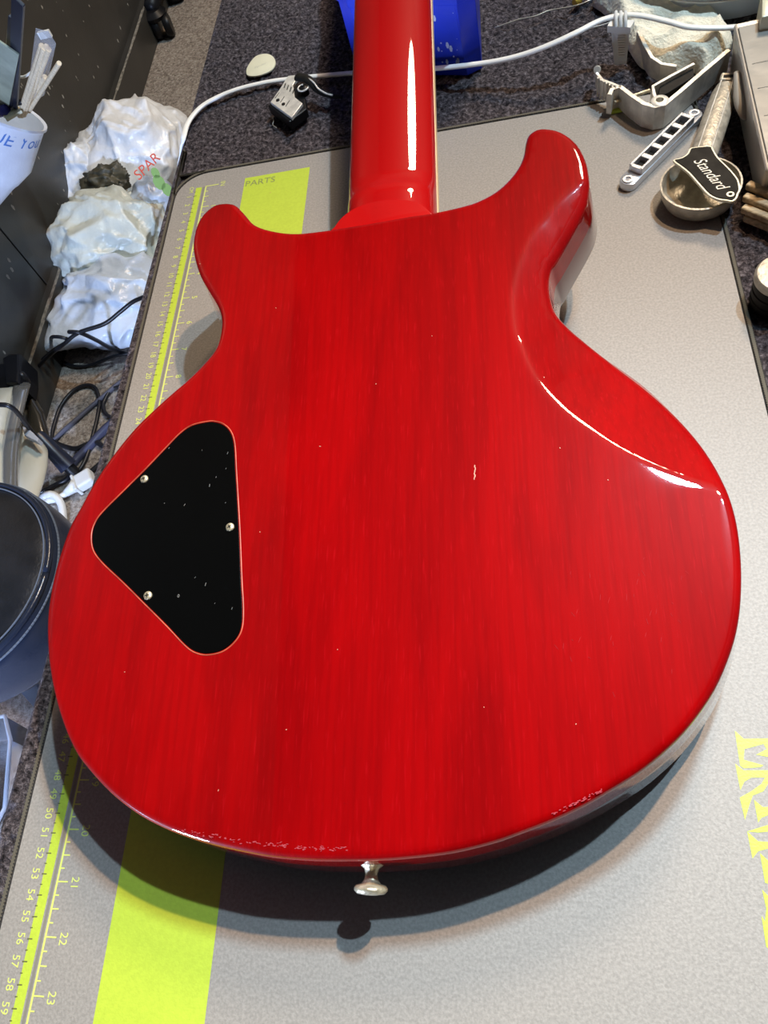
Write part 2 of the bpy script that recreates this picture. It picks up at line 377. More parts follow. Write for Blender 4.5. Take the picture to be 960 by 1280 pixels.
text_into(tk, 'CM', .50, (-1.35, -.15, G), (0,-1,0), (1,0,0)); text_into(tk, 'IN', .62, (1.5, 0, G), (0,-1,0), (1,0,0))
tk.build('ruler_print', M['print'], wm); dk.build('centimetre_ticks_print', mat('tick_dark', (.12,.13,.04), .6), wm)
lg = MB()
for poly in (
 [(220,125),(262,163),(480,160),(575,118),(590,300),(480,290),(540,250),(530,215),(440,200),(430,240),(445,262),(320,238),(370,212),(355,188),(265,212),(262,262),(355,288),(340,297),(262,302),(245,290)],
 [(222,280),(262,312),(500,310),(575,288),(590,400),(530,455),(450,430),(385,360),(355,410),(305,430),(290,470),(268,545),(243,440),(300,408),(345,375),(362,345),(300,345),(265,365),(246,405)],
 [(310,450),(352,484),(590,480),(590,510),(376,523),(345,535),(330,558)], [(278,599),(376,568),(590,500),(590,530),(376,600),(330,604)],
 [(278,599),(330,645),(500,655),(600,630),(610,720),(560,682),(376,680),(330,692),(303,726)],
 [(338,700),(376,735),(560,740),(620,710),(640,840),(600,800),(420,800),(376,845),(362,840)],
 [(348,872),(376,900),(500,905),(620,860),(650,1060),(590,1000),(580,950),(520,960),(510,1020),(480,1010),(460,960),(400,965),(392,1010),(420,1090),(376,1085),(376,1148),(368,1142),(345,995),(362,1020),(368,960)]):
    pts = [P(860+x/3.76, 880+y_/3.76, G) for x, y_ in poly]; lg.add(pts, [tuple(range(len(pts)))])
lg.build('logo_lettering', M['green'], wm)

# ------------------------------------------------------------------ guitar
OUT=[(279.5,251.2),(266,254.5),(251.6,266.4),(242.8,282.3),(239,302),(241,319.5),(247.6,340.7),(259.5,362),(268.8,377.9),(274,394),(273.6,412.4),(267.5,433.6),(253,452),(234.3,470.8),(213,489),(192,508),(164,535.6),(132.7,575),(112,606.7),(97.5,633),(83,660),(68.5,703),(60,740),(55.9,773),(56,806.7),(59.3,840),(66,873),(75,903),(86,930),(100,953),(133,990),(166.7,1016.7),(200,1035),(233,1048),(266.7,1058),(300,1065.7),(335,1072.6),(371,1076),(406,1077.5),(466,1077),(512.5,1073.7),(565.6,1067),(618.7,1054),(655,1041),(691,1027),(727,1010),(762,990),(800,966),(832,940),(863,908),(895,862),(916,812.5),(926,770),(929,724),(927,681),(921,643),(910,609),(894,578),(871,545),(839.5,511),(804,480),(768.7,453.5),(736.9,428.7),(712,407.5),(696,389.8),(689,372),(686.3,352),(689,334),(696,323.8),(709.3,300.3),(721,278.9),(730.8,259.3),(735.5,243.7),(737,222),(733.5,200),(725,181),(713,168.5),(697.6,160),(680,157.4),(668.3,159.8),(659.5,166.6),(656.2,177),(653.7,191),(646.9,206.6),(635,222),(619.5,236),(600,247),(580,254),(540,263),(512.5,267),(465.6,275.4),(419,283),(406,285),(371,288.6),(342.5,286),(317.7,278),(303,262.8),(292.7,253)]
CREASE=[(724,229),(709,242),(697.6,253.5),(684,271),(672,284.7),(662.5,300),(656.6,314),(650.8,327.7),(646,343),(642,363),(641,379),(644,411),(652,432),(662.5,457),(680,485),(708.5,513.7),(737,535),(772,558),(811,577.5),(850,593),(896,607.6),(911,611)]
TILT = math.atan(.09)
GO = Vector((18.5, -34, 5.6+.09*18.5))           # a point of the back plane
GM = Matrix.Translation(GO*S) @ Matrix.Rotation(TILT, 4, 'X')
GR = Matrix.Rotation(TILT, 3, 'X'); GN = GR @ Vector((0,0,1))
def on_plane(px, py, w_=0.0):                    # pixel -> guitar-local (u, v) on the plane w = w_
    d = ray(px, py); t_ = (GO + GN*w_ - CP).dot(GN)/d.dot(GN); q = GR.transposed() @ (CP + d*t_ - GO); return Vector((q.x, q.y))
crease = [Vector((p.x, p.y)) for p in spline([(*on_plane(*q), 0) for q in CREASE], 4)]
def seg_d(p, a, b):
    ab = b-a; t_ = max(0, min(1, (p-a).dot(ab)/ab.dot(ab))); return (p-(a+ab*t_)).length
cutzone = [(p.x, p.y) for p in crease]+[(45, crease[-1].y), (45, crease[0].y)]
def inside(x, y_, poly):
    c = False; n = len(poly); j = n-1
    for i in range(n):
        xi, yi = poly[i][0], poly[i][1]; xj, yj = poly[j][0], poly[j][1]
        if (yi > y_) != (yj > y_) and x < (xj-xi)*(y_-yi)/(yj-yi)+xi: c = not c
        j = i
    return c
ca = np.array([(p.x,p.y) for p in crease[:-1]]); cb = np.array([(p.x,p.y) for p in crease[1:]])
def depth(p):
    if p.x < crease_minx-1.5: return 0.0
    q = np.array([p.x,p.y]); ab = cb-ca; t_ = np.clip(((q-ca)*ab).sum(1)/(ab*ab).sum(1), 0, 1)
    d = float(np.sqrt((((ca+ab*t_[:,None])-q)**2).sum(1)).min())
    if not inside(p.x, p.y, cutzone): d = -d
    k = .10; x = d/k
    sp_ = k*(x if x > 20 else (0 if x < -20 else math.log1p(math.exp(x))))
    return .36*sp_
crease_minx = min(p.x for p in crease)
out2 = []
for q in OUT:
    uv = on_plane(*q); 
    for _ in range(4):
        dd = depth(uv); uv = on_plane(q[0], q[1], -dd)
    out2.append(uv)
ol = [Vector((p.x, p.y)) for p in spline([(p.x,p.y,0) for p in out2], 4, True)]
n = len(ol)
if sum(ol[i-1].x*ol[i].y-ol[i].x*ol[i-1].y for i in range(n)) < 0: ol = ol[::-1]
def inset(d):
    o = []
    for i in range(n):
        t_ = (ol[(i+2)%n]-ol[i-2]).normalized(); o.append(ol[i]+Vector((-t_.y, t_.x))*d)
    return o
guitar = thing('electric_guitar', GO, 'glossy red electric guitar lying face down on the grey mat', 'guitar', matrix=GM)
ER = .42; TH = 4.3
verts = []; faces = []
steps = [0, .25, .5, .75, 1]
dOut = [depth(p) for p in ol]
rings = []
# underside up to the top edge
rings.append([(p.x, p.y, -TH) for p in inset(.0)]); rings.append([(p.x, p.y, -TH+.15) for p in inset(-.4)]); rings.append([(p.x, p.y, -TH+.5) for p in inset(-.5)])
rings.append([(p.x, p.y, -2.2) for p in inset(-.22)])
for k in range(6):
    a = math.pi/2*k/5; ip = inset(ER*(1-math.cos(a)))
    rings.append([(p.x, p.y, -(depth(p) if k == 5 else dOut[i]+ (depth(p)-dOut[i])*(k/5)) - ER*(1-math.sin(a))) for i, p in enumerate(ip)])
nr = len(rings)
for r in rings: verts += [Vector(v) for v in r]
for k in range(nr-1):
    for i in range(n): faces.append((k*n+i, k*n+(i+1)%n, (k+1)*n+(i+1)%n, (k+1)*n+i))
side_faces = 3*n
inner = [Vector((v[0], v[1])) for v in rings[-1]]
step = .3; gp = []
ix = [p.x for p in inner]; iy = [p.y for p in inner]
y0 = min(iy); 
inn = np.array([(p.x,p.y) for p in inner])
yy = y0+step*.5
while yy < max(iy):
    xs = []
    for i in range(n):
        a, b = inner[i-1], inner[i]
        if (a.y > yy) != (b.y > yy): xs.append(a.x+(b.x-a.x)*(yy-a.y)/(b.y-a.y))
    xs.sort()
    for q in range(0, len(xs)-1, 2):
        x = xs[q]+.12
        while x < xs[q+1]-.12:
            pp = np.array((x,yy)); st_ = step
            if np.sqrt(((inn-pp)**2).sum(1)).min() > .12: gp.append(Vector((x, yy)))
            x += step
    yy += step
# extra points along both sides of the crease
for off_ in (-.5,-.36,-.24,-.15,-.07,0,.07,.15,.24,.36,.5):
    for i in range(1, len(crease)-1):
        for s_ in (0,.5):
            t_ = (crease[i+1]-crease[i-1]).normalized(); p = crease[i].lerp(crease[i+1], s_)+Vector((-t_.y,t_.x))*off_
            if inside(p.x, p.y, [(q.x,q.y) for q in inner]) and np.sqrt(((inn-np.array((p.x,p.y)))**2).sum(1)).min() > .06: gp.append(p)
res = delaunay_2d_cdt(inner+gp, [(i,(i+1)%n) for i in range(n)], [], 1, 1e-5)
rv, rf, ov = res[0], res[2], res[3]
mapi = {}
for j, v in enumerate(rv):
    o_ = [k for k in ov[j] if k < n]
    if o_: mapi[j] = (nr-1)*n+o_[0]
    else: mapi[j] = len(verts); verts.append(Vector((v.x, v.y, -depth(v))))
top = []
for f in rf:
    f = [mapi[k] for k in f]; a, b, c = (verts[f[0]], verts[f[1]], verts[f[2]])
    if (b.x-a.x)*(c.y-a.y)-(b.y-a.y)*(c.x-a.x) < 0: f = f[::-1]
    top.append(tuple(f))
faces += top
faces.append(tuple(range(n))[::-1])
mb = MB(); mb.v = verts; mb.f = faces
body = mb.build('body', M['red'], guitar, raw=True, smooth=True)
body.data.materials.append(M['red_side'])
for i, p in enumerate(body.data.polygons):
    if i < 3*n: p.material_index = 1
body.data.polygons[-1].use_smooth = False
# heel
def L3(px, py, w_): q = on_plane(px, py, w_); return (q.x, q.y)
HW = -.45
heel = [L3(*q, HW) for q in ((416,292),(418,282.5),(428,270),(443,259.5),(462,252.5),(484,249),(505,249),(520,251.5),(531,258),(540,268),(545,290),(480,300))]
mb = MB().prism([(p.x,p.y) for p in spline([(x,y_,0) for x,y_ in heel], 4, True)], -3.8, HW, bev=.12)
mb.build('neck_heel', M['red_neck'], guitar, raw=True, smooth=True, angle=40)
# neck: section swept along its axis; local frame of the guitar, rising 1.2 degrees more
def neck_pt(px, py, zw):            # local coordinates of a pixel at a world height
    return GR.transposed() @ (P(px, py, zw)-GO)
jl, jr = neck_pt(437.5,262,6.3), neck_pt(546,262,6.3)
tl, tr_ = neck_pt(447,0,9.1), neck_pt(536,0,9.1)
c0 = (jl+jr)/2; c1 = (tl+tr_)/2; ax = (c1-c0).normalized(); w0 = (jr-jl).length*.985; w1 = (tr_-tl).length*.985; Ln = (c1-c0).length
sd = ax.cross(Vector((0,0,1))).normalized(); upv = sd.cross(ax).normalized()
def neck_sec(t_, blend):
    c = c0+ax*(t_*Ln); w_ = (w0+(w1-w0)*t_)/2; dp = (1.55-.1*t_)+blend*.5
    e = 1+blend*.4; o = []
    for k in range(25):
        a = math.pi*k/24; cx = math.cos(a); sn = math.sin(a)
        o.append(c + sd*(math.copysign(abs(cx)**(1/e*.95), cx)*w_) + upv*(abs(sn)**(.92)*dp))
    return o
mb = MB(); ts = [-.20,-.1,-.03,.0,.02,.04,.07,.1]+[.2+.1*k for k in range(16)]
for t_ in ts:
    mb.v += neck_sec(t_, max(0, min(1,(.07-t_)/.07)))
k25 = 25
for i in range(len(ts)-1):
    for k in range(24): mb.f.append((i*25+k, (i+1)*25+k, (i+1)*25+k+1, i*25+k+1))
    mb.f.append((i*25+24, (i+1)*25+24, (i+1)*25, i*25))
mb.f.append(tuple(range(25))); mb.f.append(tuple(range((len(ts)-1)*25, len(ts)*25))[::-1])
mb.build('neck', M['red_neck'], guitar, raw=True, smooth=True, angle=60)
mb = MB(); tt = [-.35, 1.7]; v = []
for t_ in tt:
    c = c0+ax*(t_*Ln); w_ = (w0+(w1-w0)*t_)/2+.05
    v += [c-sd*w_-upv*.62, c+sd*w_-upv*.62, c+sd*w_, c-sd*w_]
mb.add(v, [(0,1,2,3),(7,6,5,4),(0,4,5,1),(1,5,6,2),(2,6,7,3),(3,7,4,0)])
mb.build('fretboard', M['cream'], guitar, raw=True)
e_ = c0+ax*(1.7*Ln)
hs = MB(); Rn = Matrix((sd, ax, upv)).transposed()
hs.prism([(-2.2,0),(2.2,0),(3.6,3),(4.2,9),(3.0,16),(0,18),(-2.4,15),(-3.6,8),(-3.4,3)], -.4, .9, bev=.2)
hs.v = [e_+Rn@v for v in hs.v]; hs.build('headstock', M['red_neck'], guitar, raw=True)
# control cover
cov = [(260,526.3),(240,531),(225,541),(207.5,558.8),(182.5,585),(157.5,610),(127.5,640),(117.5,655),(113.8,670),(116,687.5),(127.5,703.8),(155,730),(182.5,757.5),(207.5,782.5),(232.5,808.8),(247.5,817.5),(262.5,818.8),(280,813.8),(295,801),(303,785),(304.5,760),(302.5,722.5),(300,660),(296,592.5),(293.8,555),(288.8,538.8),(280,530),(270,526.5)]
cl = spline([(*on_plane(*q), 0) for q in cov], 5, True)
if sum(cl[i-1].x*cl[i].y-cl[i].x*cl[i-1].y for i in range(len(cl))) < 0: cl = cl[::-1]
m_ = len(cl)
def cin(d, z):
    o = []
    for i in range(m_):
        t_ = (cl[(i+1)%m_]-cl[i-1]).normalized(); o.append(Vector((cl[i].x-t_.y*d, cl[i].y+t_.x*d, z)))
    return o
mb = MB(); rs = [cin(-.03,-.02), cin(-.01,.02), cin(.03,.02), cin(.05,-.02)]
for r in rs: mb.v += r
for k in range(3):
    for i in range(m_): mb.f.append((k*m_+i, k*m_+(i+1)%m_, (k+1)*m_+(i+1)%m_, (k+1)*m_+i))
mb.build('cavity_edge', M['rim'], guitar, raw=True, smooth=True)
mb = MB(); rs = [cin(.07,-.3), cin(.07,.0), cin(.09,.025), cin(.12,.035)]
for r in rs: mb.v += r
for k in range(3):
    for i in range(m_): mb.f.append((k*m_+i, k*m_+(i+1)%m_, (k+1)*m_+(i+1)%m_, (k+1)*m_+i))
mb.f.append(tuple(range(3*m_, 4*m_)))
cover = mb.build('control_cover', M['blackg'], guitar, raw=True)
MW[cover.name] = Matrix.Identity(4)
sm = MB().lathe([(.26,0),(.255,.05),(.2,.11),(.1,.135),(.04,.14)], (0,0,0), seg=20); 
first = None
for px, py in ((181,599.5),(288,659.5),(185.5,745)):
    q = on_plane(px, py)
    if first is None:
        first = MB().lathe([(.24,0),(.235,.05),(.19,.10),(.1,.125),(.03,.13)], (0,0,0), seg=20)
        so = first.build('screw', M['nickel'], cover, raw=True, smooth=True)
        s0 = so
    else:
        so = s0.copy(); COL.objects.link(so); so.parent = cover
    so.location = Vector((q.x, q.y, .03))*S
    sx = MB().box((0,0,.128), (.22,.045,.03)).box((0,0,.128), (.045,.22,.03)).build('screw_slot', M['rubber'], cover, raw=True)
    sx.location = so.location; sx.rotation_euler = (0,0,px)
mb = MB()
rc = random.Random(5)
for k in range(13):
    px = rc.uniform(200, 292); py = rc.uniform(560, 790); q = on_plane(px, py)
    a = rc.uniform(.015,.035); l = a*rc.uniform(1,3); th_ = rc.uniform(.8,1.6)
    dx = Vector((math.cos(th_), math.sin(th_)))*l; dy = Vector((-math.sin(th_), math.cos(th_)))*a*.5
    mb.add([(q.x+s1*dx.x+s2*dy.x, q.y+s1*dx.y+s2*dy.y, .0365) for s1, s2 in ((-1,-1),(1,-1),(1,1),(-1,1))], [(0,1,2,3)])
for px, py, r0 in ((223.5,745,.085),):
    q = on_plane(px, py); m2 = 12
    mb.add([(q.x+r*math.cos(6.283*k/m2)*.7, q.y+r*math.sin(6.283*k/m2), .0365) for r in (r0, r0*.55) for k in range(m2)], [(k,(k+1)%m2,m2+(k+1)%m2,m2+k) for k in range(m2)])
tag(mb.build('scratches', mat('scratch_grey', (.14,.14,.135), .6), cover, raw=True), kind='stuff')
# wear: a chip, specks and the rubbed tail edge
rc = random.Random(11); mb = MB()
def fleck(px, py, l, w_, th_, z=.012):
    q = on_plane(px, py); z += -depth(q)
    dx = Vector((math.cos(th_), math.sin(th_)))*l/2; dy = Vector((-math.sin(th_), math.cos(th_)))*w_/2
    mb.add([(q.x+a_*dx.x+b_*dy.x, q.y+a_*dx.y+b_*dy.y, z) for a_, b_ in ((-1,-.3),(-.4,-1),(.7,-.8),(1,.2),(.3,1),(-.6,.9))], [(0,1,2,3,4,5)])
for y_ in range(583, 600, 3): fleck(593.5+rc.uniform(-.8,.8), y_, .18, rc.uniform(.03,.08), 1.5)
for px, py in ((605,884),(338,241),(400,558),(325,665),(422,812),(358,912),(300,722),(540,420),(760,600),(700,560),(680,470),(470,480),(250,330),(345,385),(720,905),(156,840),(273,988)): fleck(px, py, rc.uniform(.05,.11), .04, rc.uniform(0,3))
mb.build('chip', mat('pale_chip', (.50,.22,.15), .6), guitar, raw=True)
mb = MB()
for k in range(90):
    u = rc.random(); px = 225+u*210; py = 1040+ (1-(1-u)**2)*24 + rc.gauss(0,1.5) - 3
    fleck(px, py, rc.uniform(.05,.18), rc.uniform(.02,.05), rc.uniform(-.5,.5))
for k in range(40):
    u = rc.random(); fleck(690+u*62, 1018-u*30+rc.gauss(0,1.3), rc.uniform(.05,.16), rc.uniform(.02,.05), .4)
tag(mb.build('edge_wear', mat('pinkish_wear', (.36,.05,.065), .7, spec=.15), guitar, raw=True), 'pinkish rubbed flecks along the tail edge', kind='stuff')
mb = MB(); rc = random.Random(21)
for k in range(34):
    px = rc.uniform(690, 880); py = 740+(880-px)*.28+rc.gauss(0,38)
    fleck(px, py, rc.uniform(.12,.4), .011, rc.choice((1.2,1.4,1.9,2.2))+rc.gauss(0,.15))
tag(mb.build('fine_scratches', mat('scratch_pink', (.34,.02,.025), .7, spec=.1), guitar, raw=True), 'fine scratches on the right of the back', kind='stuff')
# strap button on the tail edge
tb = GR.transposed() @ (P(463,1080,4.2)-GO)
tipd = Vector((-.02,-1,.0)).normalized()
bpnt = min(ol, key=lambda p: abs(p.x-tb.x)+ (0 if p.y < -10 else 99))
MB().lathe([(.62,0),(.55,.12),(.32,.3),(.27,.5),(.30,.7),(.42,.88),(.66,.95),(.74,1.06),(.73,1.16),(.60,1.28),(.3,1.33),(.02,1.34)], (bpnt.x, bpnt.y-.02, -1.95), tipd, 32).build('strap_button', M['nickel'], guitar, raw=True, smooth=True)
MB().box((0, -9.5, -TH-.9), (8.5, 1.6, 1.9)).build('bridge', M['chrome'], guitar, raw=True, bevel=.2)
MB().box((0, 10.2, -TH-.6), (8.8, 3.6, 1.3)).build('pickup', M['black'], guitar, raw=True, bevel=.2)
for x, y_ in ((-11.5,-11),(-12.5,-5.5)):
    MB().lathe([(1.1,-TH-1.9),(1.2,-TH-1.7),(1.25,-TH+.2)], (x, y_, 0)).build('knob', M['black'], guitar, raw=True, smooth=True, angle=40)

# ------------------------------------------------------------------ small things on the bench
CT = -.1                                                                        # top of the carpet pile
def PP(l, z): return [tuple(P(x, y_, z)) for x, y_ in l]
# pick
pk = spline(PP([(332,66.5),(319,70),(309,83),(308,92),(314,94.5),(326,93),(339,87),(344,78),(341,70)], .05), 5, True)
c = P(326, 81, 0)
po = thing('guitar_pick', c, 'small ivory plectrum on the dark carpet left of the neck', 'plectrum')
MB().prism([(p.x,p.y) for p in pk], CT, .02, bev=.03).build('plectrum_blade', M['ivory'], po, smooth=True, angle=40)
t = MB(); text_into(t, 'Fender', .42, P(325,82,.03), (.93,.36,0), (-.36,.93,0), .3); t.build('plectrum_print', mat('faded_grey', (.55,.52,.40), .6), po)
# flat white cable
cp = [(218,330,-14),(222,230,-6),(227,192,-1.6),(229,174,.1),(236,152,.15),(255,131,.15),(290,114,.15),(330,103.5,.15),(365,98.5,.15),(400,95,.2),(440,91.5,.5),(490,88,1),(545,85.5,1.3),(600,79.5,1.6),(640,72,2.0),(680,59,2.6),(720,41,3.0),(750,26,3.1),(775,19.5,3.1),(800,19.5,3.1),(835,27,3.0),(862,34,2.8),(900,35,2.6),(930,33,2.4)]
pts = spline([P(a,b,z) for a,b,z in cp], 6)
MB().tube(pts, .28, 12, flat=.55).build('flat_cable', M['cable_w'], origin=P(400,95,0), smooth=True)
tag(bpy.data.objects['flat_cable'], 'flat white cable running across the bench behind the guitar neck', 'cable')
# cable clip tag
ct = thing('cable_tag', P(773,60,0), 'white ribbed plastic strap tag hanging from the white cable', 'cable tag')
a, b, c_, d_ = P(764,36,2.7), P(787,36,2.7), P(783.5,76,.35), P(768,78,.35)
up_ = Vector((0,0,.22)); v = [a,b,c_,d_]+[q-up_ for q in (a,b,c_,d_)]
MB().add(v, [(0,3,2,1),(4,5,6,7),(0,1,5,4),(1,2,6,5),(2,3,7,6),(3,0,4,7)]).build('strap', M['white_p'], ct, bevel=.05)
mb = MB(); nrm = (b-a).cross(d_-a).normalized(); nrm = nrm if nrm.z > 0 else -nrm
for k in range(10):
    u = .14+.075*k; l = a.lerp(d_, u).lerp(b.lerp(c_, u), .34); r = a.lerp(d_, u).lerp(b.lerp(c_, u), .80)
    ln = (r-l).length; X_ = (r-l).normalized(); Y_ = nrm.cross(X_)
    mb.box((l+r)/2+nrm*.03, (ln, .10, .10), Matrix((X_, Y_, nrm)).transposed())
mb.build('ribs', mat('white_rib', (.82,.80,.74), .4), ct)
mb = MB(); k0, k1 = P(762,33,2.9), P(791,35,2.9); X_ = (k1-k0).normalized(); Zv = Vector((0,0,1)); Y_ = Zv.cross(X_)
mb.box(P(776,33,2.75), ((k1-k0).length, .9, .5), Matrix((X_,Y_,Zv)).transposed())
for q in (770,776,782): mb.tube([P(q,15,3.2), P(q,20,3.45), P(q,27,3.3), P(q,34,3.0)], .13, 8)
mb.build('clip', M['white_p'], ct, smooth=True, angle=40)
# loose guitar string and a little brass peg
pts = spline([P(618,35,.05),P(632,30,.2),P(650,24,.3),P(668,20.5,.35),P(684,14,.4),P(692,12.2,.4),P(720,7,.5),P(738,0,.6),P(755,-10,.5)], 5)
tag(MB().tube(pts, .055, 6).build('guitar_string', M['steel'], origin=P(660,22,0), smooth=True), 'thin loose string end on the carpet right of the blue tub', 'string')
pts = spline([P(713,41,.1),P(735,36,.3),P(757,30,.6),P(766,26,.8)], 5)
tag(MB().tube(pts, .05, 6).build('thread', M['cable_w'], origin=P(735,36,0), smooth=True), 'short white thread lying beside the white cable and its tag', 'thread')
X_ = (P(735,-8,.3)-P(718,4,.3)).normalized()
tag(MB().lathe([(.28,-.1),(.34,.0),(.34,.5),(.2,.6),(.2,2.4)], P(719,3,.35), X_, 16).build('brass_peg', mat('brass_yellow', (.75,.5,.08), .35, metal=.5), origin=P(719,3,0), smooth=True, angle=40), 'small yellow brass peg at the top edge above the loose string', 'peg')

# clip-on tuner
tn = thing('clip_on_tuner', P(360,130,CT), 'small silver and black clip-on tuner lying left of the neck', 'tuner')
zt = 1.15
base = [(335,133),(362,153),(383,137),(380,118),(368,103),(350,114)]
MB().prism([P(x,y_-1,.9) for x,y_ in base], .15, .9, bev=.1).build('case', M['black'], tn)
face = [(338,127.5),(364.5,147),(378,129),(368,121),(366,106),(374,93),(360,94.5),(348,113.5)]
MB().prism([P(x,y_,zt) for x,y_ in face], .88, zt, bev=.05).build('face_plate', M['metal'], tn)
mb = MB(); ctr = P(379.5,111,zt+.1)

mb.tube([ctr+Vector((math.cos(t_)*.47, math.sin(t_)*.47, .1)) for t_ in [i*6.2832/24 for i in range(25)]], .075, 8).build('ring', M['metal'], tn, smooth=True)
MB().lathe([(.40,-.5),(.40,.15),(.3,.22),(.1,.24),(.09,.34),(.01,.35)], ctr).build('swivel', M['black'], tn, smooth=True, angle=40)
MB().lathe([(.09,0),(.07,.06),(.01,.07)], ctr+Vector((0,0,.36)), seg=12).build('pin', M['metal'], tn, smooth=True)
pts = spline([P(372,96,1.5),P(382,98,1.6),P(390,103,1.5),P(396,111,1.2),P(405,117,.9),P(418,120,.7),P(428,121,.6)], 5)
MB().tube(pts, [.46-.008*i for i in range(len(pts))], 10, flat=.6).build('arm', M['rubber'], tn, smooth=True)
pts = spline([P(384,97,1.75),P(392,103,1.65),P(398,111,1.4),P(408,117,1.1),P(416,119,.95)], 4)
MB().tube(pts, .07, 6).build('arm_edge', M['metal'], tn, smooth=True)
mb = MB()
for q in ((347.5,125.5),(354.5,130.5)):
    mb.lathe([(.16,0),(.16,.07),(.10,.09),(.02,.10)], P(*q, zt), seg=14)
mb.build('button', M['black'], tn, smooth=True, angle=40)
mb = MB()
for q0, q1 in (((349,115.5),(343.5,123)),((355.5,120.5),(350.5,128)),((362,125.5),(357,133))):
    a, b = P(*q0, zt+.01), P(*q1, zt+.01); t_ = (b-a).normalized(); m2 = Vector((-t_.y,t_.x,0))*.035
    mb.add([a-m2,b-m2,b+m2,a+m2], [(0,1,2,3)])
for k in range(4):
    a = P(357+k*3.6, 104+k*2.3, zt+.01); b = P(355+k*3.6, 110+k*2.3, zt+.01); t_ = (b-a).normalized(); m2 = Vector((-t_.y,t_.x,0))*.05
    mb.add([a-m2,b-m2,b+m2,a+m2], [(0,1,2,3)])
mb.build('grooves', M['rubber'], tn)
pts = spline([P(340,146,CT),P(342,151,CT+.1),P(341,156,CT+.05),P(346,160,CT)], 4)
MB().tube(pts, .045, 6).build('loop', M['steel'], tn, smooth=True)

# blue tub propping the neck
bt = thing('blue_tub', P(520,60,0), 'blue plastic tub behind the white cable, under the guitar neck', 'tub')
z1 = 6.9
fl = P(444,92,0); fr = P(603,93,0); dy = (fr-fl); yv = Vector((.0, 1, 0)).normalized(); xv = dy.normalized()
def tub_ring(grow, z, ch):
    a = fl-xv*grow-yv*grow; b = fr+xv*grow-yv*grow; L_ = 20+2*grow
    q = [a+xv*ch, b-xv*ch*1.3, b+yv*ch*1.0, b+yv*(L_-ch), b+yv*L_-xv*ch, a+yv*L_+xv*ch, a+yv*(L_-ch), a+yv*ch]
    return [Vector((p.x, p.y, z)) for p in q]
rs = [tub_ring(0,CT,1.0), tub_ring(.02,1.0,1.1), tub_ring(.06,z1-1.2,1.3), tub_ring(.08,z1-1.15,1.3), tub_ring(.3,z1-1.1,1.3), tub_ring(.32,z1,1.3), tub_ring(.1,z1,1.2), tub_ring(-.1,1.0,1.0)]
mb = MB()
for r in rs: mb.v += r
for k in range(len(rs)-1):
    for i in range(8): mb.f.append((k*8+i, k*8+(i+1)%8, (k+1)*8+(i+1)%8, (k+1)*8+i))
mb.f.append(tuple(range(8))[::-1]); mb.f.append(tuple(range(56,64)))
mb.build('tub_shell', M['blue'], bt, bevel=.12)
mb = MB(); rc = random.Random(9)
A_, B_, C2, D2 = rs[1][0], rs[1][1], rs[2][1], rs[2][0]
nf = (B_-A_).cross(D2-A_).normalized()
for k in range(46):
    u = rc.uniform(.1,.98) if k > 14 else rc.uniform(.6,.98); v_ = rc.uniform(.02,.9)**1.3; c = A_.lerp(B_,u).lerp(D2.lerp(C2,u), v_)
    a = rc.uniform(.03,.09) if k > 8 else rc.uniform(.1,.16); X1 = (B_-A_).normalized(); Y1 = nf.cross(X1)
    st2 = 1 if k > 8 else 2
    mb.add([c+nf*.02+X1*a*math.cos(t_)+Y1*a*st2*math.sin(t_) for t_ in [i*1.0472 for i in range(6)]], [(0,1,2,3,4,5)])
tag(mb.build('paint_drips', mat('white_drips', (.42,.45,.62), .6), bt), kind='stuff')

# capo: lever clamp lying on its side
cpo = thing('capo', P(830,125,0), 'silver metal lever capo with ribbed thumb grip beside the rag', 'capo')
def W3(l): return [(*P(x,y_,z1_)[:2], z0_, z1_) for x,y_,z0_,z1_ in l]
ZH = 1.9
pth = W3([(761,124.5-8,.3,ZH),(762,118,.3,ZH),(765,111,.3,ZH),(775.5,108,.3,ZH),(790,119,.15,ZH),(805,129,.1,ZH),(819,133,.1,ZH),(830,130.5,.1,ZH),(850,114,.1,ZH),(880,88,.1,ZH),(911,62,.1,ZH)])
MB().wall(pth, 0, ZH, .32).build('frame', M['metal'], cpo, bevel=.06)
g0 = W3([(745.5,90,.9,ZH+.1),(747.5,93,.8,ZH),(753,99.5,.7,ZH),(763,103,.5,ZH),(777,109,.3,ZH)])
MB().wall(g0, 0, ZH, .25).tube([P(746.5,87,1.2), P(746.5,87,2.1)], .28, 12).build('thumb_grip', M['metal'], cpo, bevel=.05)
mb = MB()
for k in range(7):
    t_ = k/6; p = P(749+t_*22, 96.5+t_*12.5, ZH-.1); mb.box((p.x-.12, p.y-.18, 1.15), (.13,.2,1.5))
mb.build('ribs', M['metal'], cpo, bevel=.02)
arm = W3([(820,124,.3,ZH),(817.5,116,.3,ZH),(816,107,.3,ZH),(840,93.5,.3,ZH),(868,78.5,.3,ZH)])
MB().wall(arm, 0, ZH, .26).build('clamp_arm', M['metal'], cpo, bevel=.05)
pad = [P(x,y_,ZH-.3) for x,y_ in ((823,120),(825,106),(866,82),(868,95),(835,116))]
MB().prism(pad, .2, ZH-.3, bev=.05).build('rubber_pad', M['rubber'], cpo)
MB().lathe([(.62,.3),(.62,ZH+.02),(.5,ZH+.08),(.28,ZH+.08),(.26,ZH-.5)], P(824.6,125.8,0)-Vector((0,0,0))+(P(824.6,125.8,ZH)-P(824.6,125.8,0)).to_2d().to_3d(), seg=28).build('pivot_ring', M['metal'], cpo, smooth=True, angle=40)
lo = W3([(798,38,.2,1.7),(806,55,.1,1.7),(815,71,.1,1.6),(827,79,.1,1.5),(846,82,.1,1.4)])
MB().wall(lo, 0, 1.6, .3).build('lower_jaw', M['metal'], cpo, bevel=.05)
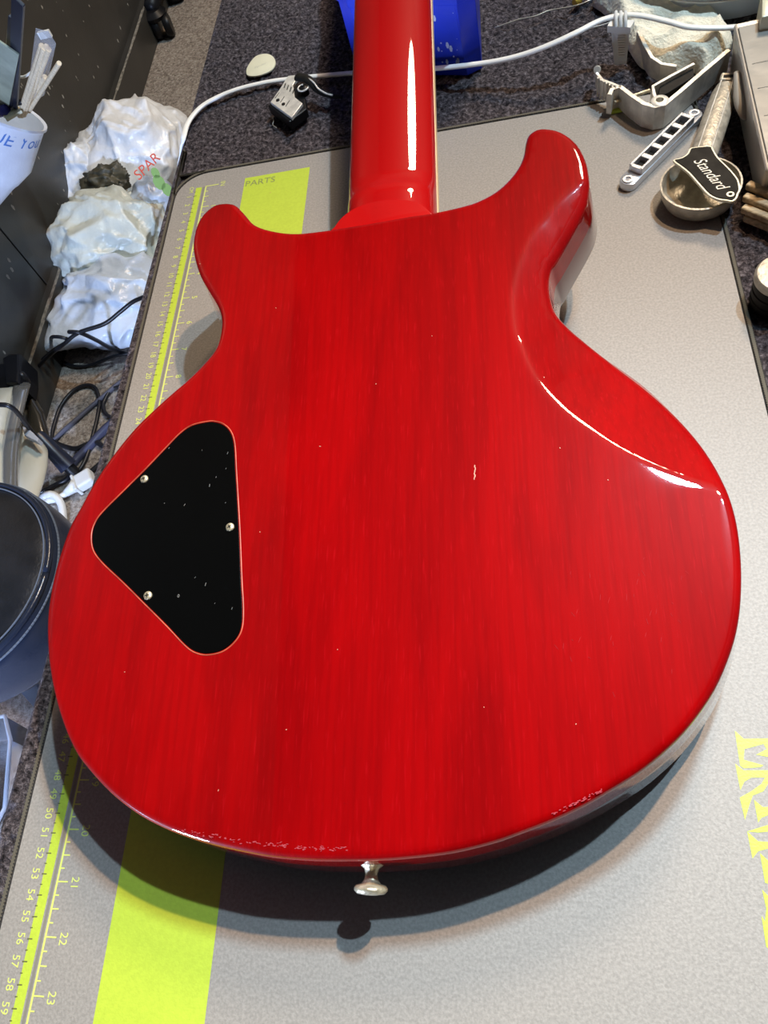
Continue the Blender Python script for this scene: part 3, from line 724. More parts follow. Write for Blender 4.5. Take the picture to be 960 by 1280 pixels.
mb = MB(); mb.tube([P(768,128,1.0), P(812,113,1.0)], .12, 10); X_ = (P(812,113,1)-P(768,128,1)).normalized()
mb.lathe([(.38,-.15),(.38,.15)], P(783,123,1.0), X_, 6); mb.build('bolt', M['nickel'], cpo)
MB().prism([P(x,y_,.35) for x,y_ in ((762,131),(764,138.5),(786,134),(790,129))], .05, .3).build('green_reflection', M['green'], cpo)  # added green piece standing in for the yellow-green reflection under the frame

# chrome bridge with saddle slots
e0, e1 = P(786,219,.95), P(868,137,.95)
cb = thing('guitar_bridge', P(826,180,0), 'chrome guitar bridge with square saddle slots on the mat corner', 'bridge')
X_ = (e1-e0).normalized(); X_.z = 0; X_.normalize(); Y_ = Vector((-X_.y, X_.x, 0)); Lb = (e1-e0).length; hb = .62
def loc(a, b_, z): p = e0+X_*a+Y_*b_; return Vector((p.x, p.y, z))
endc = lambda a, s_: [loc(a+s_*hb*math.sin(t_)*.9, s_*hb*math.cos(t_), 0) for t_ in [i*math.pi/8 for i in range(9)]]
outl = endc(Lb, 1)+endc(0, -1)
MB().prism(outl, .05, .62, bev=.06).build('base_bar', M['chrome'], cb, smooth=True, angle=35)
mb = MB()
for s_ in (-1, 1): mb.box(loc(Lb/2, s_*hb*.72, .86), (Lb*.80, .2, .5), Matrix((X_,Y_,Vector((0,0,1)))).transposed())
for k in range(6): mb.box(loc(Lb*(.115+.154*k), 0, .84), (.34 if k in (0,5) else .42, hb*1.5, .44), Matrix((X_,Y_,Vector((0,0,1)))).transposed())
mb.build('saddle_frame', M['chrome'], cb, bevel=.05)
mb = MB()
for k in range(5): mb.box(loc(Lb*(.192+.154*k), 0, .66), (.6, hb*1.1, .1), Matrix((X_,Y_,Vector((0,0,1)))).transposed())
mb.build('saddle_slot', M['rubber'], cb)
for a in (-.05, Lb+.05): 
    MB().lathe([(.36,.55),(.36,.70),(.22,.70),(.2,.5)], loc(a,0,0), seg=20).build('post_eye', M['chrome'], cb, smooth=True, angle=40)

# pewter scoop
sc = thing('measuring_scoop', P(875,235,0), 'dull pewter scoop with round bowl and tube handle on mat corner', 'scoop')
cen = P(876,228,1.5); r0 = (P(928,232,1.5)-P(824,232,1.5)).length/2
MB().lathe([(r0*.62,.02),(r0*.86,.25),(r0*.97,.9),(r0*1.0,1.5),(r0*.95,1.52),(r0*.91,.95),(r0*.80,.35),(r0*.55,.2),(.01,.16)], (cen.x, cen.y, .0), seg=48).build('bowl', M['aged'], sc, smooth=True, angle=60)
h0, h1 = P(879,196,1.6), P(908,108,1.3)
ax2 = (h1-h0)
pts = [h0.lerp(h1, k/8) for k in range(9)]
MB().tube(pts, [.88,.90,.92,.92,.92,.90,.88,.84,.66], 20, flat=.62).build('handle', M['aged'], sc, smooth=True, angle=50)
mb = MB(); X_ = ax2.normalized(); Yh = Vector((0,0,1)).cross(X_).normalized()
for s_ in (-.42,.45): mb.tube([h0+Yh*s_+Vector((0,0,.48)), h1+Yh*s_*.9+Vector((0,0,.46))], .05, 6)
mb.build('handle_seam', M['metal'], sc)
he = P(912,99,1.2)
MB().box(he, (1.35,.9,.5), Matrix.Rotation(math.atan2(X_.y,X_.x)-math.pi/2,3,'Z')).build('hanging_end', M['aged'], sc, bevel=.15)
MB().box(he+Vector((-.1,.0,.26)), (.7,.28,.04), Matrix.Rotation(math.atan2(X_.y,X_.x)-math.pi/2+.1,3,'Z')).build('hanging_slot', M['rubber'], sc)

# truss rod cover
zc = 2.15
tcv = thing('truss_rod_cover', P(885,220,1.7), 'black bell-shaped plate reading Standard lying across the scoop bowl', 'cover plate')
bell = [(841.4,200.5),(852,197),(859,192),(862,186),(866.6,184.2),(877,183),(889,182.8),(893,189),(898,197),(905,204),(913,212),(919,219),(923.5,226),(925.5,237),(923,242),(921.5,247),(916,251.5),(908,250.6),(897,249),(885.7,243.4),(877,234.5),(869,225.4),(861,216.5),(852,209)]
bo = spline(PP(bell, zc), 3, True)
MB().prism([(p.x,p.y) for p in bo], zc-.16, zc).build('cream_layer', M['ivory'], tcv)
ctr = sum((p for p in bo), Vector())/len(bo)
mb = MB().prism([(p.x,p.y) for p in bo], zc, zc+.04)
bo2 = []
nb = len(bo); arb = sum(bo[i-1].x*bo[i].y-bo[i].x*bo[i-1].y for i in range(nb)); sg = 1 if arb > 0 else -1
for i in range(nb):
    t_ = (bo[(i+2)%nb]-bo[i-2]).normalized(); bo2.append((bo[i].x-t_.y*.11*sg, bo[i].y+t_.x*.11*sg))
MB().prism(bo2, zc-.02, zc+.05, bev=.02).build('black_layer', mat('worn_black', (.016,.015,.012), .6, spec=.12, var=.6, vs=150), tcv)
a, b = P(866,194,zc+.06), P(907,241,zc+.06); X_ = (b-a).normalized(); Y_ = Vector((-X_.y, X_.x, 0))
t = MB(); text_into(t, 'Standard', 1.0, P(887.5,216.5,zc+.07), X_*.92, Y_*1.12, .35); t.build('script_lettering', mat('white_script', (.8,.78,.68), .5), tcv)
t = MB(); 
t.lathe([(.24,0),(.24,.03),(.13,.03),(.13,0)], P(913,243,zc+.05), seg=20, cap=False); t.build('screw_hole', M['ivory'], tcv)
# rag
def rag():
    rng = random.Random(2)
    poly = PP([(742,-12),(752,0),(768,14),(780,36),(793,58),(803,70),(822,76),(846,84),(868,80),(880,92),(905,66),(915,52),(917,34),(903,16),(892,2),(885,-12),(850,-30),(790,-30)], 1.0)
    poly = [(p[0],p[1]) for p in poly]; pl = [Vector((p[0],p[1])) for p in poly]
    pts = [Vector((p.x,p.y)) for p in spline([(x,y_,0) for x,y_ in poly], 6, True)]; nn = len(pts); ar = np.array([(p.x,p.y) for p in pts])
    x0, y0_ = ar.min(0); x1, y1 = ar.max(0); gpt = []; st_ = .16
    y_ = y0_
    while y_ < y1:
        x = x0
        while x < x1:
            if inside(x, y_, ar) and np.sqrt(((ar-np.array((x,y_)))**2).sum(1)).min() > .1: gpt.append(Vector((x,y_)))
            x += st_
        y_ += st_
    r = delaunay_2d_cdt(pts+gpt, [(i,(i+1)%nn) for i in range(nn)], [], 1, 1e-5)
    kn = P(882,46,2.0)
    v = []
    for q in r[0]:
        d = np.sqrt(((ar-np.array((q.x,q.y)))**2).sum(1)).min(); rim = min(1, d/.7)
        w1 = 1-2*abs(noise.noise(Vector((q.x*.33+q.y*.12, q.y*.30-q.x*.2, 3.1)))); w2 = 1-2*abs(noise.noise(Vector((q.x*.8, q.y*.8, 9))))
        kd = math.exp(-(((q.x-kn.x)/1.5)**2+((q.y-kn.y)/1.5)**2))
        fold = .5*math.exp(-((q.y-(P(790,12).y)+.65*(q.x-P(790,12).x))/.8)**2)
        tw = .35*math.sin((q.x-kn.x)*3.0+(q.y-kn.y)*2.2)*kd
        n1 = noise.noise(Vector((q.x*.35+q.y*.15, q.y*.3-q.x*.2, 3.1)))
        z = .3+rim**.5*(.75+.7*n1+.35*max(0,w1)**3+.08*w2+fold)+kd*1.2+tw*.7+.04*noise.noise(Vector((q.x*7,q.y*7,1)))
        v.append((q.x, q.y, z*1.0-(1-rim)*.3))
    k = len(v); mb = MB(); mb.add(v, [tuple(f) for f in r[2]])
    # thin underside rim
    bnd = [j for j in range(k) if any(o < nn for o in r[3][j])]
    o = mb.build('cleaning_rag', M['terry'], origin=P(840,40,0), smooth=True)
    s_ = o.modifiers.new('thick','SOLIDIFY'); s_.thickness = .003; s_.offset = -1
    tag(o, 'crumpled cream terry rag at the top right beside the capo', 'cloth')
rag()
# frosted organiser box at the right edge
ob = thing('organiser_box', P(950,120,CT), 'long frosted plastic parts box standing at the right edge', 'storage box')
zb = 3.4
tl_, tr2 = P(916,29,zb), P(1010,8,zb); bl_ = P(957,214,zb)
X_ = (tr2-tl_); X_.z=0; Ydir = (bl_-tl_); Ydir.z=0
br_ = bl_+X_
quad = [tl_, tr2, br_, bl_]
def shrink(q, f): c = sum(q, Vector())/4; return [c+(p-c)*f for p in q]
rs = [[Vector((p.x,p.y,CT)) for p in shrink(quad,.90)], [Vector((p.x,p.y,zb-.5)) for p in shrink(quad,.97)], [Vector((p.x,p.y,zb)) for p in quad]]
mb = MB()
for r in rs: mb.v += r
for k in range(2):
    for i in range(4): mb.f.append((k*4+i,k*4+(i+1)%4,(k+1)*4+(i+1)%4,(k+1)*4+i))
mb.f.append((3,2,1,0)); mb.f.append((8,9,10,11))
mb.build('box_body', M['frost'], ob, bevel=.25)
lq = shrink(quad, .985)
MB().prism([(p.x,p.y) for p in shrink(quad,.90)], zb, zb+.12, bev=.05).build('lid', mat('frosted_lid', (.40,.39,.35), .35, var=.2, vs=50, trans=.2, bump=.2, bs=60), ob, bevel=.05)
for k in (.33,.50,.68,.85):
    a = tl_.lerp(bl_, k).lerp(tr2.lerp(br_, k), .12); b = tl_.lerp(bl_, k).lerp(tr2.lerp(br_, k), .88)
    MB().tube([a+Vector((0,0,.13)), b+Vector((0,0,.13))], .05, 6, flat=.5).build('divider', M['frost'], ob)
pts = spline([P(921,90,2.6),P(924,110,2.3),P(928,132,2.0),P(933,150,1.6)], 4)
MB().tube(pts, [.2,.25,.3,.36,.4,.45,.5,.5,.5,.45,.4,.3,.12], 12, flat=.5).build('latch', M['frost'], ob, smooth=True)
# grey tub top right
gt = thing('round_tub', P(905,-30,CT), 'grey-blue translucent round tub in the top right corner', 'tub')
fp = P(905,24,.2); R0 = 8.0; ce = Vector((fp.x+1.2, fp.y+R0, 0))
MB().lathe([(R0*.96,CT),(R0,.3),(R0*1.01,1.7),(R0*1.04,1.75),(R0*1.05,2.9),(R0*1.02,3.0),(R0*1.0,2.9),(R0*.97,1.8),(R0*.95,.5),(.01,.4)], (ce.x,ce.y,0), seg=64).build('tub_shell', M['frost2'], gt, smooth=True, angle=40)
MB().tube([Vector((ce.x+R0*1.05*math.cos(a), ce.y+R0*1.05*math.sin(a), 1.75)) for a in [i*6.2832/64 for i in range(65)]], .06, 6).build('rim_line', M['white_p'], gt, smooth=True)
tag(MB().prism([P(x,y_,4.5) for x,y_ in ((952,21),(968,18),(966,-20),(953,-16))], CT, 4.5, bev=.2).build('cream_block', M['ivory'], origin=P(958,5,CT), smooth=True, angle=40), 'small cream block between the grey tub and the organiser box', 'block')
# wooden sticks
for i, (x0_, y0_, zz, lab) in enumerate(((934,231,1.5,'brown wooden peg at the right edge, topmost of four'),(930,246,1.2,'brown wooden peg at the right edge, second from the top'),(928,260,.85,'shiny brown wooden peg at the right edge, third from the top'),(931,271,.35,'pale wooden peg at the right edge, lowest of four'))):
    a = P(x0_,y0_,zz); b = P(x0_+60, y0_+24, zz); X_ = (b-a).normalized(); Y_ = Vector((-X_.y,X_.x,0)).normalized()
    mb = MB().box((a+b)/2, ((b-a).length,.55,.5), Matrix((X_,Y_,Vector((0,0,1)))).transposed())
    tag(mb.build('wooden_peg', M['wood_b'], origin=(a+b)/2-Vector((0,0,.25)), bevel=.14), lab, 'peg', 'wooden pegs at the right edge')
# dark lidded jar
jr_ = thing('knurled_jar', P(975,355,CT), 'round black jar with a dull silver lid at the right edge', 'jar')
cj = P(981,340,2.4); rj = (P(945,340,2.4)-cj).length
MB().lathe([(rj*.95,CT),(rj,.1),(rj,.5),(rj*.96,.55),(rj*.96,.65),(rj,.7),(rj,1.1),(rj*.96,1.15),(rj*.96,1.25),(rj,1.3),(rj,1.75),(rj*.9,1.8)], (cj.x,cj.y,0), seg=48).build('jar_body', M['rubber'], jr_, smooth=True, angle=30)
MB().lathe([(rj*1.0,1.78),(rj*1.03,1.85),(rj*1.03,2.2),(rj*.95,2.36),(rj*.8,2.4),(.02,2.42)], (cj.x,cj.y,0), seg=48).build('jar_lid', M['aged'], jr_, smooth=True, angle=40)

# ------------------------------------------------------------------ the floor side
def blob(name, c, rad, seed, m, label, cat, parent=None, crump=.36, sub=6, flat_base=True, squash=(1,1,1), knots=()):
    import bmesh
    rs_ = random.Random(seed*31); seeds = [Vector((rs_.gauss(0,1), rs_.gauss(0,1), rs_.gauss(0,1))).normalized() for _ in range(34)]
    bm = bmesh.new(); bmesh.ops.create_icosphere(bm, subdivisions=sub, radius=1)
    v = []
    for q in bm.verts:
        p = q.co.copy(); s1 = Vector((seed*7.3, seed*3.1, seed*1.7))
        a = 1-2*abs(noise.noise(p*1.1+s1)); b = 1-2.2*abs(noise.noise(p*2.6+s1*2))
        wp = p+Vector((noise.noise(p*2+s1), noise.noise(p*2+s1*2), noise.noise(p*2-s1)))*.35
        q2 = sorted((wp.normalized()-n_).length for n_ in seeds)
        f1 = (1-abs(noise.noise(Vector((p.x*2.2+p.y, p.y*.9-p.z, p.z*2.0))*.75+s1)))**6
        f2 = (1-abs(noise.noise(Vector((p.x*.8-p.z, p.y*2.6+p.x, p.z*1.1))*.95-s1)))**7
        f3 = (1-abs(noise.noise(p*4.1+s1*1.3)))**10
        r = 1+crump*(a*.32+b*.08+.40*min(.5,(q2[1]-q2[0]))+.26*f1+.20*f2+.02*f3-.36)
        for kd, kh in knots:
            r += kh*math.exp(-((p-Vector(kd).normalized()).length/.32)**2)
        w_ = Vector((p.x*r*rad[0], p.y*r*rad[1], p.z*r*rad[2]))+Vector(c)
        if w_.z < FZ: w_.z = FZ+.02+.1*abs(noise.noise(p*9))
        v.append(w_)
    f = [tuple(x.index for x in ff.verts) for ff in bm.faces]; bm.free()
    mb = MB(); mb.v = v; mb.f = f
    if parent is not None: return mb.build(name, m, parent, smooth=True)
    o = mb.build(name, m, origin=(c[0],c[1],FZ), smooth=True); MW[o.name] = Matrix.Translation(Vector((c[0],c[1],FZ))*S)
    return tag(o, label, cat, 'plastic bags on the floor')
b1 = blob('plastic_bag', (-64,107,-66), (13.5,13,11), 1, M['bag1'], 'white carrier bag with red and green print, farthest of the floor bags', 'bag', knots=(((-1,.2,.2),.3),((-.6,-.9,.1),.25)))
blob('bag_bulge', (-77,103,-68), (8.5,11,9), 5, mat('white_bag_bulge', (.76,.78,.80), .3, var=.15, vs=14, bump=.5, bs=18, bdist=.02), None, None, parent=b1)
blob('dark_contents', tuple(P(134,226,-62)), (5.0,3.5,3.0), 8, mat('dark_contents', (.10,.09,.06), .5, var=.6, vs=60), None, None, parent=b1, sub=5, crump=.95)
blob('blue_grey_fold', tuple(P(192,255,-66)), (5.5,6,5), 15, mat('blue_grey_bag', (.55,.62,.72), .3, var=.5, vs=30), None, None, parent=b1, sub=5)
b2 = blob('plastic_bag', (-67,80,-68), (13.5,11.5,9), 2, M['bag2'], 'yellowish white plastic bag, middle one of the floor bags', 'bag', knots=(((-.3,.5,.9),.2),((-1,.1,.2),.15)), crump=.5)
b3 = blob('plastic_bag', (-62,63.5,-70), (13.5,11,7), 3, M['bag3'], 'bluish white plastic bag, nearest of the floor bags, under black cables', 'bag', knots=(((-.75,-.8,.1),.55),((.6,-1,-.1),.45),((.9,-.9,0),.3)), crump=.5)
t = MB(); X_ = Vector((.62,.62,.12)).normalized(); Y_ = Vector((-.45,.55,.5)).normalized()
pc = P(184,208,-54.6)
text_into(t, 'SPAR', 3.0, pc, X_, Y_); 
t.build('red_print', M['red_ink'], b1)
t = MB(); pc2 = P(199,228,-55.5)
for dx_, dy_, r_2 in ((0,0,1.7),(.6,1.9,1.2),(.4,-2.2,1.5)):
    t.add([pc2+X_*dx_+Y_*dy_+X_*r_2*math.cos(a)*.7+Y_*r_2*math.sin(a) for a in [i*6.2832/10 for i in range(10)]], [tuple(range(10))])
t.build('green_print', M['green_ink'], b1)

# wall bin with odds and ends
hb_ = thing('wall_bin', (-70,90,-62), 'tapered white plastic bin with blue handwriting hung on the dark wall panel', 'bin')
def PB(px, py, z): return P(px, py, 39.72-.826*(39.72-z))
rc_ = PB(-8,130,-44)
axb = Vector((.62,.45,.65)).normalized()
hgt = 18.2
base_c = rc_-axb*hgt
MB().lathe([(4.6,0),(6.5,5.0),(6.8,5.6),(7.2,6.2),(8.6,9.4),(8.7,13),(8.9,17.3),(9.3,17.8),(9.2,18.2),(8.7,17.9),(8.3,9.6),(6.2,5),(4.2,.6),(.01,.6)], base_c, axb, 48).build('bin_shell', M['bin'], hb_, smooth=True, angle=50)
MB().tube([rc_-axb*5-Vector((6.5,0,0)), Vector((-78.5, (rc_-axb*5).y, (rc_-axb*5).z))], 1.0, 12).build('hanging_bracket', M['black'], hb_)
# handwriting on the outside
u_ = axb.orthogonal().normalized()
def on_bin(ang, h): 
    r = 8.85
    e1_ = Vector((1,0,0)); e1_ = (e1_-axb*e1_.dot(axb)).normalized(); e2_ = axb.cross(e1_)
    return base_c+axb*h+(e1_*math.cos(ang)+e2_*math.sin(ang))*r
t = MB(); text_into(t, 'BLUE You', 3.4, (0,0,0), (1,0,0), (0,1,0), .25)
a_c = -.62
t.v = [on_bin(a_c+v.x/8.9, 15.4+v.y*.9+v.x*.06) for v in t.v]
t.build('handwriting', M['bluetape'], hb_)
def up_from(px0, py0, px1, py1, r, name, m, label, cat, zoff0=-47, zoff1=-30, grp=None, flat=None, seg=8):
    a = PB(px0,py0,zoff0); b = PB(px1,py1,zoff1)
    o = MB().tube([a, a.lerp(b,.5), b], r, seg, flat=flat).build(name, m, origin=a, smooth=True, angle=50); return tag(o, label, cat, grp)
up_from(36,139,74,79,.38,'wooden_stick', M['wood_s'],'single pale wooden stick leaning out right of the clear sleeve','stick')
k = 0
slv = thing('stick_packet', PB(33,135,-48), 'clear plastic packet of pale wooden sticks standing in the wall bin', 'stick packet')
for i, (a, b) in enumerate((((24,145),(52,57)),((27,145),(55,60)),((30,144),(58,58)),((32,140),(61,62)),((33,138),(52,95)),((35,138),(56,96)))):
    q0, q1 = PB(*a, -48), PB(*b, -27 if i < 4 else -35)
    MB().tube([q0, q0.lerp(q1,.5), q1], .42, 8).build('wooden_stick', M['wood_s'], slv, smooth=True, angle=50)
q = [PB(38,120,-42), PB(52,112,-42), PB(66,47,-24), PB(49,42,-24)]
nn_ = (q[1]-q[0]).cross(q[3]-q[0]).normalized()*1.0
MB().add([p+nn_ for p in q]+[p-nn_ for p in q], [(0,1,2,3),(7,6,5,4),(0,4,5,1),(1,5,6,2),(2,6,7,3),(3,7,4,0)]).build('sleeve', M['clearg'], slv, bevel=.3)
MB().box(PB(56,43,-24.5), (1.9,.4,1.0)).build('sleeve_seal', M['white_p'], slv)
# black crossed straps, ruler, clear card
for i, (a, b, z0_, z1_, lab) in enumerate((((16,140),(23,0),-47,-12,'black strip standing upright in the wall bin, nearer the packet'),((9,140),(18,25),-47,-18,'black strip standing in the wall bin right beside the silver ruler'))):
    q0, q1 = PB(*a, z0_), PB(*b, z1_); d = (q1-q0).normalized(); sdv = Vector((.8,-.6,0)); sdv = (sdv-d*sdv.dot(d)).normalized(); nz = d.cross(sdv)
    o = MB().box((q0+q1)/2, (1.7,.5,(q1-q0).length), Matrix((sdv,nz,d)).transposed()).build('black_strip', mat('navy_black', (.006,.007,.016), .4), origin=q0, bevel=.1); tag(o, lab, 'strip')
q0, q1 = PB(3,140,-47), PB(15,27,-20); d = (q1-q0).normalized(); sdv = Vector((.3,-.95,0)); sdv = (sdv-d*sdv.dot(d)).normalized(); nz = d.cross(sdv)
tag(MB().box((q0+q1)/2, (1.0,.25,(q1-q0).length), Matrix((nz,sdv,d)).transposed()).build('steel_ruler', M['metal'], origin=q0, bevel=.05), 'thin silver ruler standing in the wall bin left of the black strips', 'ruler')
q0, q1 = PB(-12,135,-47), PB(-2,50,-22); d = (q1-q0).normalized(); sdv = Vector((.85,-.5,0)); sdv = (sdv-d*sdv.dot(d)).normalized(); nz = d.cross(sdv)
tag(MB().box((q0+q1)/2, (6,.3,(q1-q0).length), Matrix((sdv,nz,d)).transposed()).build('green_card', mat('pale_green_card', (.34,.38,.28), .4, var=.3, vs=30), origin=q0, bevel=.05), 'pale green card with white top edge leaning at the far left', 'card')
tag(MB().tube(spline([PB(9,107,-40),PB(16,104,-39),PB(23,100,-38),PB(19,95,-37)],4)+spline([PB(19,95,-37),PB(30,96,-37),PB(42,88,-36)],4), .22, 6).build('bent_wire', M['white_p'], origin=PB(16,104,-42), smooth=True), 'bent white wire crossing the black strips in the bin', 'wire')
tag(MB().tube([PB(0,131,-44),PB(18,129,-43.5),PB(35,126,-43)], .5, 10).build('black_pen', M['black'], origin=PB(18,129,-44), smooth=True), 'black pen lying across the mouth of the wall bin', 'pen')
tag(MB().tube([PB(-4,141,-45),PB(8,137,-44)], .9, 10).build('blue_pen', mat('deep_blue', (.03,.03,.25), .4), origin=PB(2,138,-45), smooth=True), 'deep blue marker cap in the left of the bin', 'pen')
tag(MB().box(PB(16,142,-45), (3.2,2.2,.5), Matrix.Rotation(.6,3,'Z')).build('small_card', M['ivory'], origin=PB(16,142,-46), bevel=.1), 'small cream tag inside the bin rim', 'tag')

# cables on the floor
def cable(name, pts, r, m, label, z=None, cat='cable'):
    q = spline([P(a,b,c) for a,b,c in pts], 6)
    return tag(MB().tube(q, r, 8).build(name, m, origin=q[0], smooth=True), label, cat)
K = FZ+.6
cable('black_cable', [(192,367,-54),(178,372,-56),(165,378,-57),(150,390,-58),(130,405,-59),(98,416,-60),(80,430,-62),(62,444,-66),(45,462,-69),(37,478,-70),(34,495,-70),(36,510,-66)], .42, M['cable_b'], 'black cable rising from the floor across the bluish bag')
cable('black_cable', [(36,470,-69.5),(50,452,-69),(68,437,-66),(85,425,-62),(66,421,-62),(64,430,K),(68,443,K),(80,453,K),(95,458,K),(115,456,K),(140,446,-73),(160,442,-73),(172,441,K)], .38, M['cable_b'], 'black cable looping round the tip of the bluish bag')
cable('black_cable', [(86,415,-60),(100,416,-60),(120,425,-64),(140,436,-70),(160,443,K),(178,444,K)], .42, M['cable_b'], 'short straight black cable running out of the bag under the mat edge')
cable('black_cable', [(66,556,K),(65,545,K),(68,530,K),(76,508,K),(90,490,K),(105,482,K),(118,484,K),(124,500,K),(122,520,K),(116,545,K),(110,566,K),(103,582,K),(95,592,K),(88,598,K)], .42, M['cable_b'], 'black cable in a tall upright loop in the middle of the floor')
cable('black_cable', [(156,484,K),(140,486,K),(131,500,K),(129,508,K),(133,518,K),(146,524,K)], .42, M['cable_b'], 'black cable curl peeking from under the bench edge')
cable('black_cable', [(68,553,K),(80,558,K+.3),(95,561,K+.3),(108,556,K+.3),(120,553,K),(130,558,K),(142,556,K)], .55, M['cable_b'], 'thick black cable crossing the floor below the tall loop')
cable('black_cable', [(0,506,-52),(10,507,-52),(20,514,-54),(34,532,-60),(44,545,-64)], .45, M['cable_b'], 'black cable draped over the cream appliance')
cable('grey_cable', [(68,550,K),(80,538,K),(95,525,K),(112,510,K),(130,495,K),(150,478,K),(168,466,K)], .5, mat('grey_cable', (.09,.09,.12), .4), 'grey cable running straight across the floor to the bench')
cable('grey_cable', [(85,588,K),(96,574,K),(112,558,K),(128,540,K),(150,520,K)], .9, mat('navy_grey_cable', (.05,.055,.10), .4), 'navy grey flat lead beside the black plug connector')
cable('black_cable', [(50,616,K),(66,608,K),(82,600,K),(90,592,K),(98,594,K),(112,590,K),(125,580,K)], .5, M['cable_b'], 'black cable running behind the white connector')
a, b = P(46,543,-66), P(86,584,-72)
o = thing('inline_plug', a, 'navy black cable connector lying right of the cream appliance', 'plug')
MB().tube([a, a.lerp(b,.1), a.lerp(b,.6), b], [1.1,1.4,1.6,1.9], 12).build('plug_body', mat('navy_plug', (.012,.016,.035), .35), o, smooth=True, angle=40)
MB().tube([b, b+(b-a)*.22], 1.2, 10).build('plug_collar', M['black'], o, smooth=True, angle=40)
# white connector with white cord loops
wc = thing('white_connector', P(100,605,FZ), 'white kettle-style connector with white cord beside the stool', 'plug')
a, b, c = P(82,617,K+.6), P(96,606,K+.8), P(116,594,K+1)
MB().tube([a, a.lerp(b,.5), b], [.7,1.0,1.5], 12).build('strain_relief', M['white_p'], wc, smooth=True)
d = (c-b).normalized(); sv = Vector((-d.y,d.x,0)).normalized()
MB().box((b+c)/2, ((c-b).length, 3.4, 2.2), Matrix((d,sv,d.cross(sv))).transposed()).build('plug_body', M['white_p'], wc, bevel=.5)
MB().box(b, (.6, 3.9, 2.6), Matrix((d,sv,d.cross(sv))).transposed()).build('flange', M['white_p'], wc, bevel=.2)
q = spline([P(x,y_,z) for x,y_,z in ((84,616,K+.6),(70,624,K+.3),(58,627,K+.3),(50,633,K),(44,640,K))], 6)
MB().tube(q, .6, 10).build('cord', M['white_p'], wc, smooth=True)
q = spline([P(x,y_,z) for x,y_,z in ((46,668,K),(49,650,K),(52,632,K+.4),(54,622,K+.8),(62,618,K+1),(70,621,K+.9),(77,632,K+.3),(79,648,K),(78,662,K),(72,676,K))], 6)
MB().tube(q, .75, 10).build('cord', M['white_p'], wc, smooth=True)

# black power adapter against the wall
pa = thing('power_adapter', P(12,465,FZ), 'chunky black power adapter at the foot of the dark wall', 'adapter')
zc_ = -64
MB().prism([P(x,y_,-60) for x,y_ in ((2,447),(10,442),(24,441),(25,462),(22,478),(6,478))], -66, -60, bev=.6).build('adapter_body', M['black'], pa)
MB().prism([P(x,y_,-59.4) for x,y_ in ((-14,448),(5,447),(5,480),(-14,482))], -66, -61, bev=.4).build('adapter_socket', M['black'], pa)
q = spline([P(x,y_,z) for x,y_,z in ((20,468,-62),(27,469,-61),(33,478,-63),(36,492,-66),(37,505,-70))], 5)
MB().tube(q, .8, 8).build('lead', M['cable_b'], pa, smooth=True)

# cream and silver appliance (rounded canister standing on the floor)
ap = thing('canister_appliance', P(30,600,FZ), 'cream and silver rounded appliance on the floor behind the stool', 'appliance')
def loft(rings_, name, m, closed=True):
    mb = MB(); k = len(rings_[0])
    for r in rings_: mb.v += [Vector(p) for p in r]
    for i in range(len(rings_)-1):
        for j in range(k): mb.f.append((i*k+j, i*k+(j+1)%k, (i+1)*k+(j+1)%k, (i+1)*k+j))
    mb.f.append(tuple(range(k))[::-1]); mb.f.append(tuple(range((len(rings_)-1)*k, len(rings_)*k)))
    return mb.build(name, m, ap, smooth=True, angle=60)
def sec(pa_, pb_, dz, th, k=20):   # oval section spanning two points
    a, b = pa_, pb_; c = (a+b)/2; h = (b-a)/2; dn = Vector((0,0,-1))*th
    n2 = h.normalized().cross(Vector((.2,-.8,.4)).normalized()).normalized()
    n2 = Vector((0.45,-.75,.5)).normalized()
    return [c + h*math.cos(t_)*1.0 + n2*math.sin(t_)*th for t_ in [i*2*math.pi/k for i in range(k)]]
ZA = -60
silver = [((8,478),(40,478),ZA),((16,484),(38,482),ZA),((13,500),(32,505),ZA),((7,525),(26,532),ZA),((3,555),(23,565),ZA+1),((3,590),(22,600),ZA+2),((6,620),(24,630),ZA+3),((14,665),(34,670),ZA+4)]
loft([sec(P(*a,z), P(*b,z), 0, 3.2) for a,b,z in silver[1:]], 'silver_band', M['silver'])
rightp = [((28,530),(34,533),-66),((24,535),(48,548),-66),((22,548),(60,566),-66),((20,566),(60,582),-66),((20,590),(56,600),-65),((22,615),(48,622),-64),((26,650),(44,655),-63)]
loft([sec(P(*a,z), P(*b,z), 0, 4.5) for a,b,z in rightp], 'cream_side_shell', M['appl'])
leftp = [((-12,486),(16,484),-61),((-16,496),(16,494),-60),((-30,520),(12,515),-60),((-34,560),(7,552),-60),((-34,600),(7,594),-59),((-30,650),(16,650),-58)]
loft([sec(P(*a,z), P(*b,z), 0, 4.2) for a,b,z in leftp], 'cream_top_shell', M['appl'])
loft([sec(P(*a,z), P(*b,z), 0, 3.) for a,b,z in (((38,497),(42,495),-66),((33,510),(54,515),-67),((30,530),(62,545),-68),((36,552),(64,560),-69))], 'dark_side_window', mat('smoked_plastic', (.035,.03,.022), .2))
MB().box((P(20,600,FZ).x-3, P(20,600,FZ).y, (FZ-62)/2), (16, 26, -62-FZ)).build('base', M['appl'], ap, bevel=2)
MB().prism([P(x,y_,-61) for x,y_ in ((28,533),(36,536),(48,548),(46,552),(30,544))], -62.5, -61, bev=.2).build('label_patch', mat('pale_label', (.55,.58,.66), .5), ap)

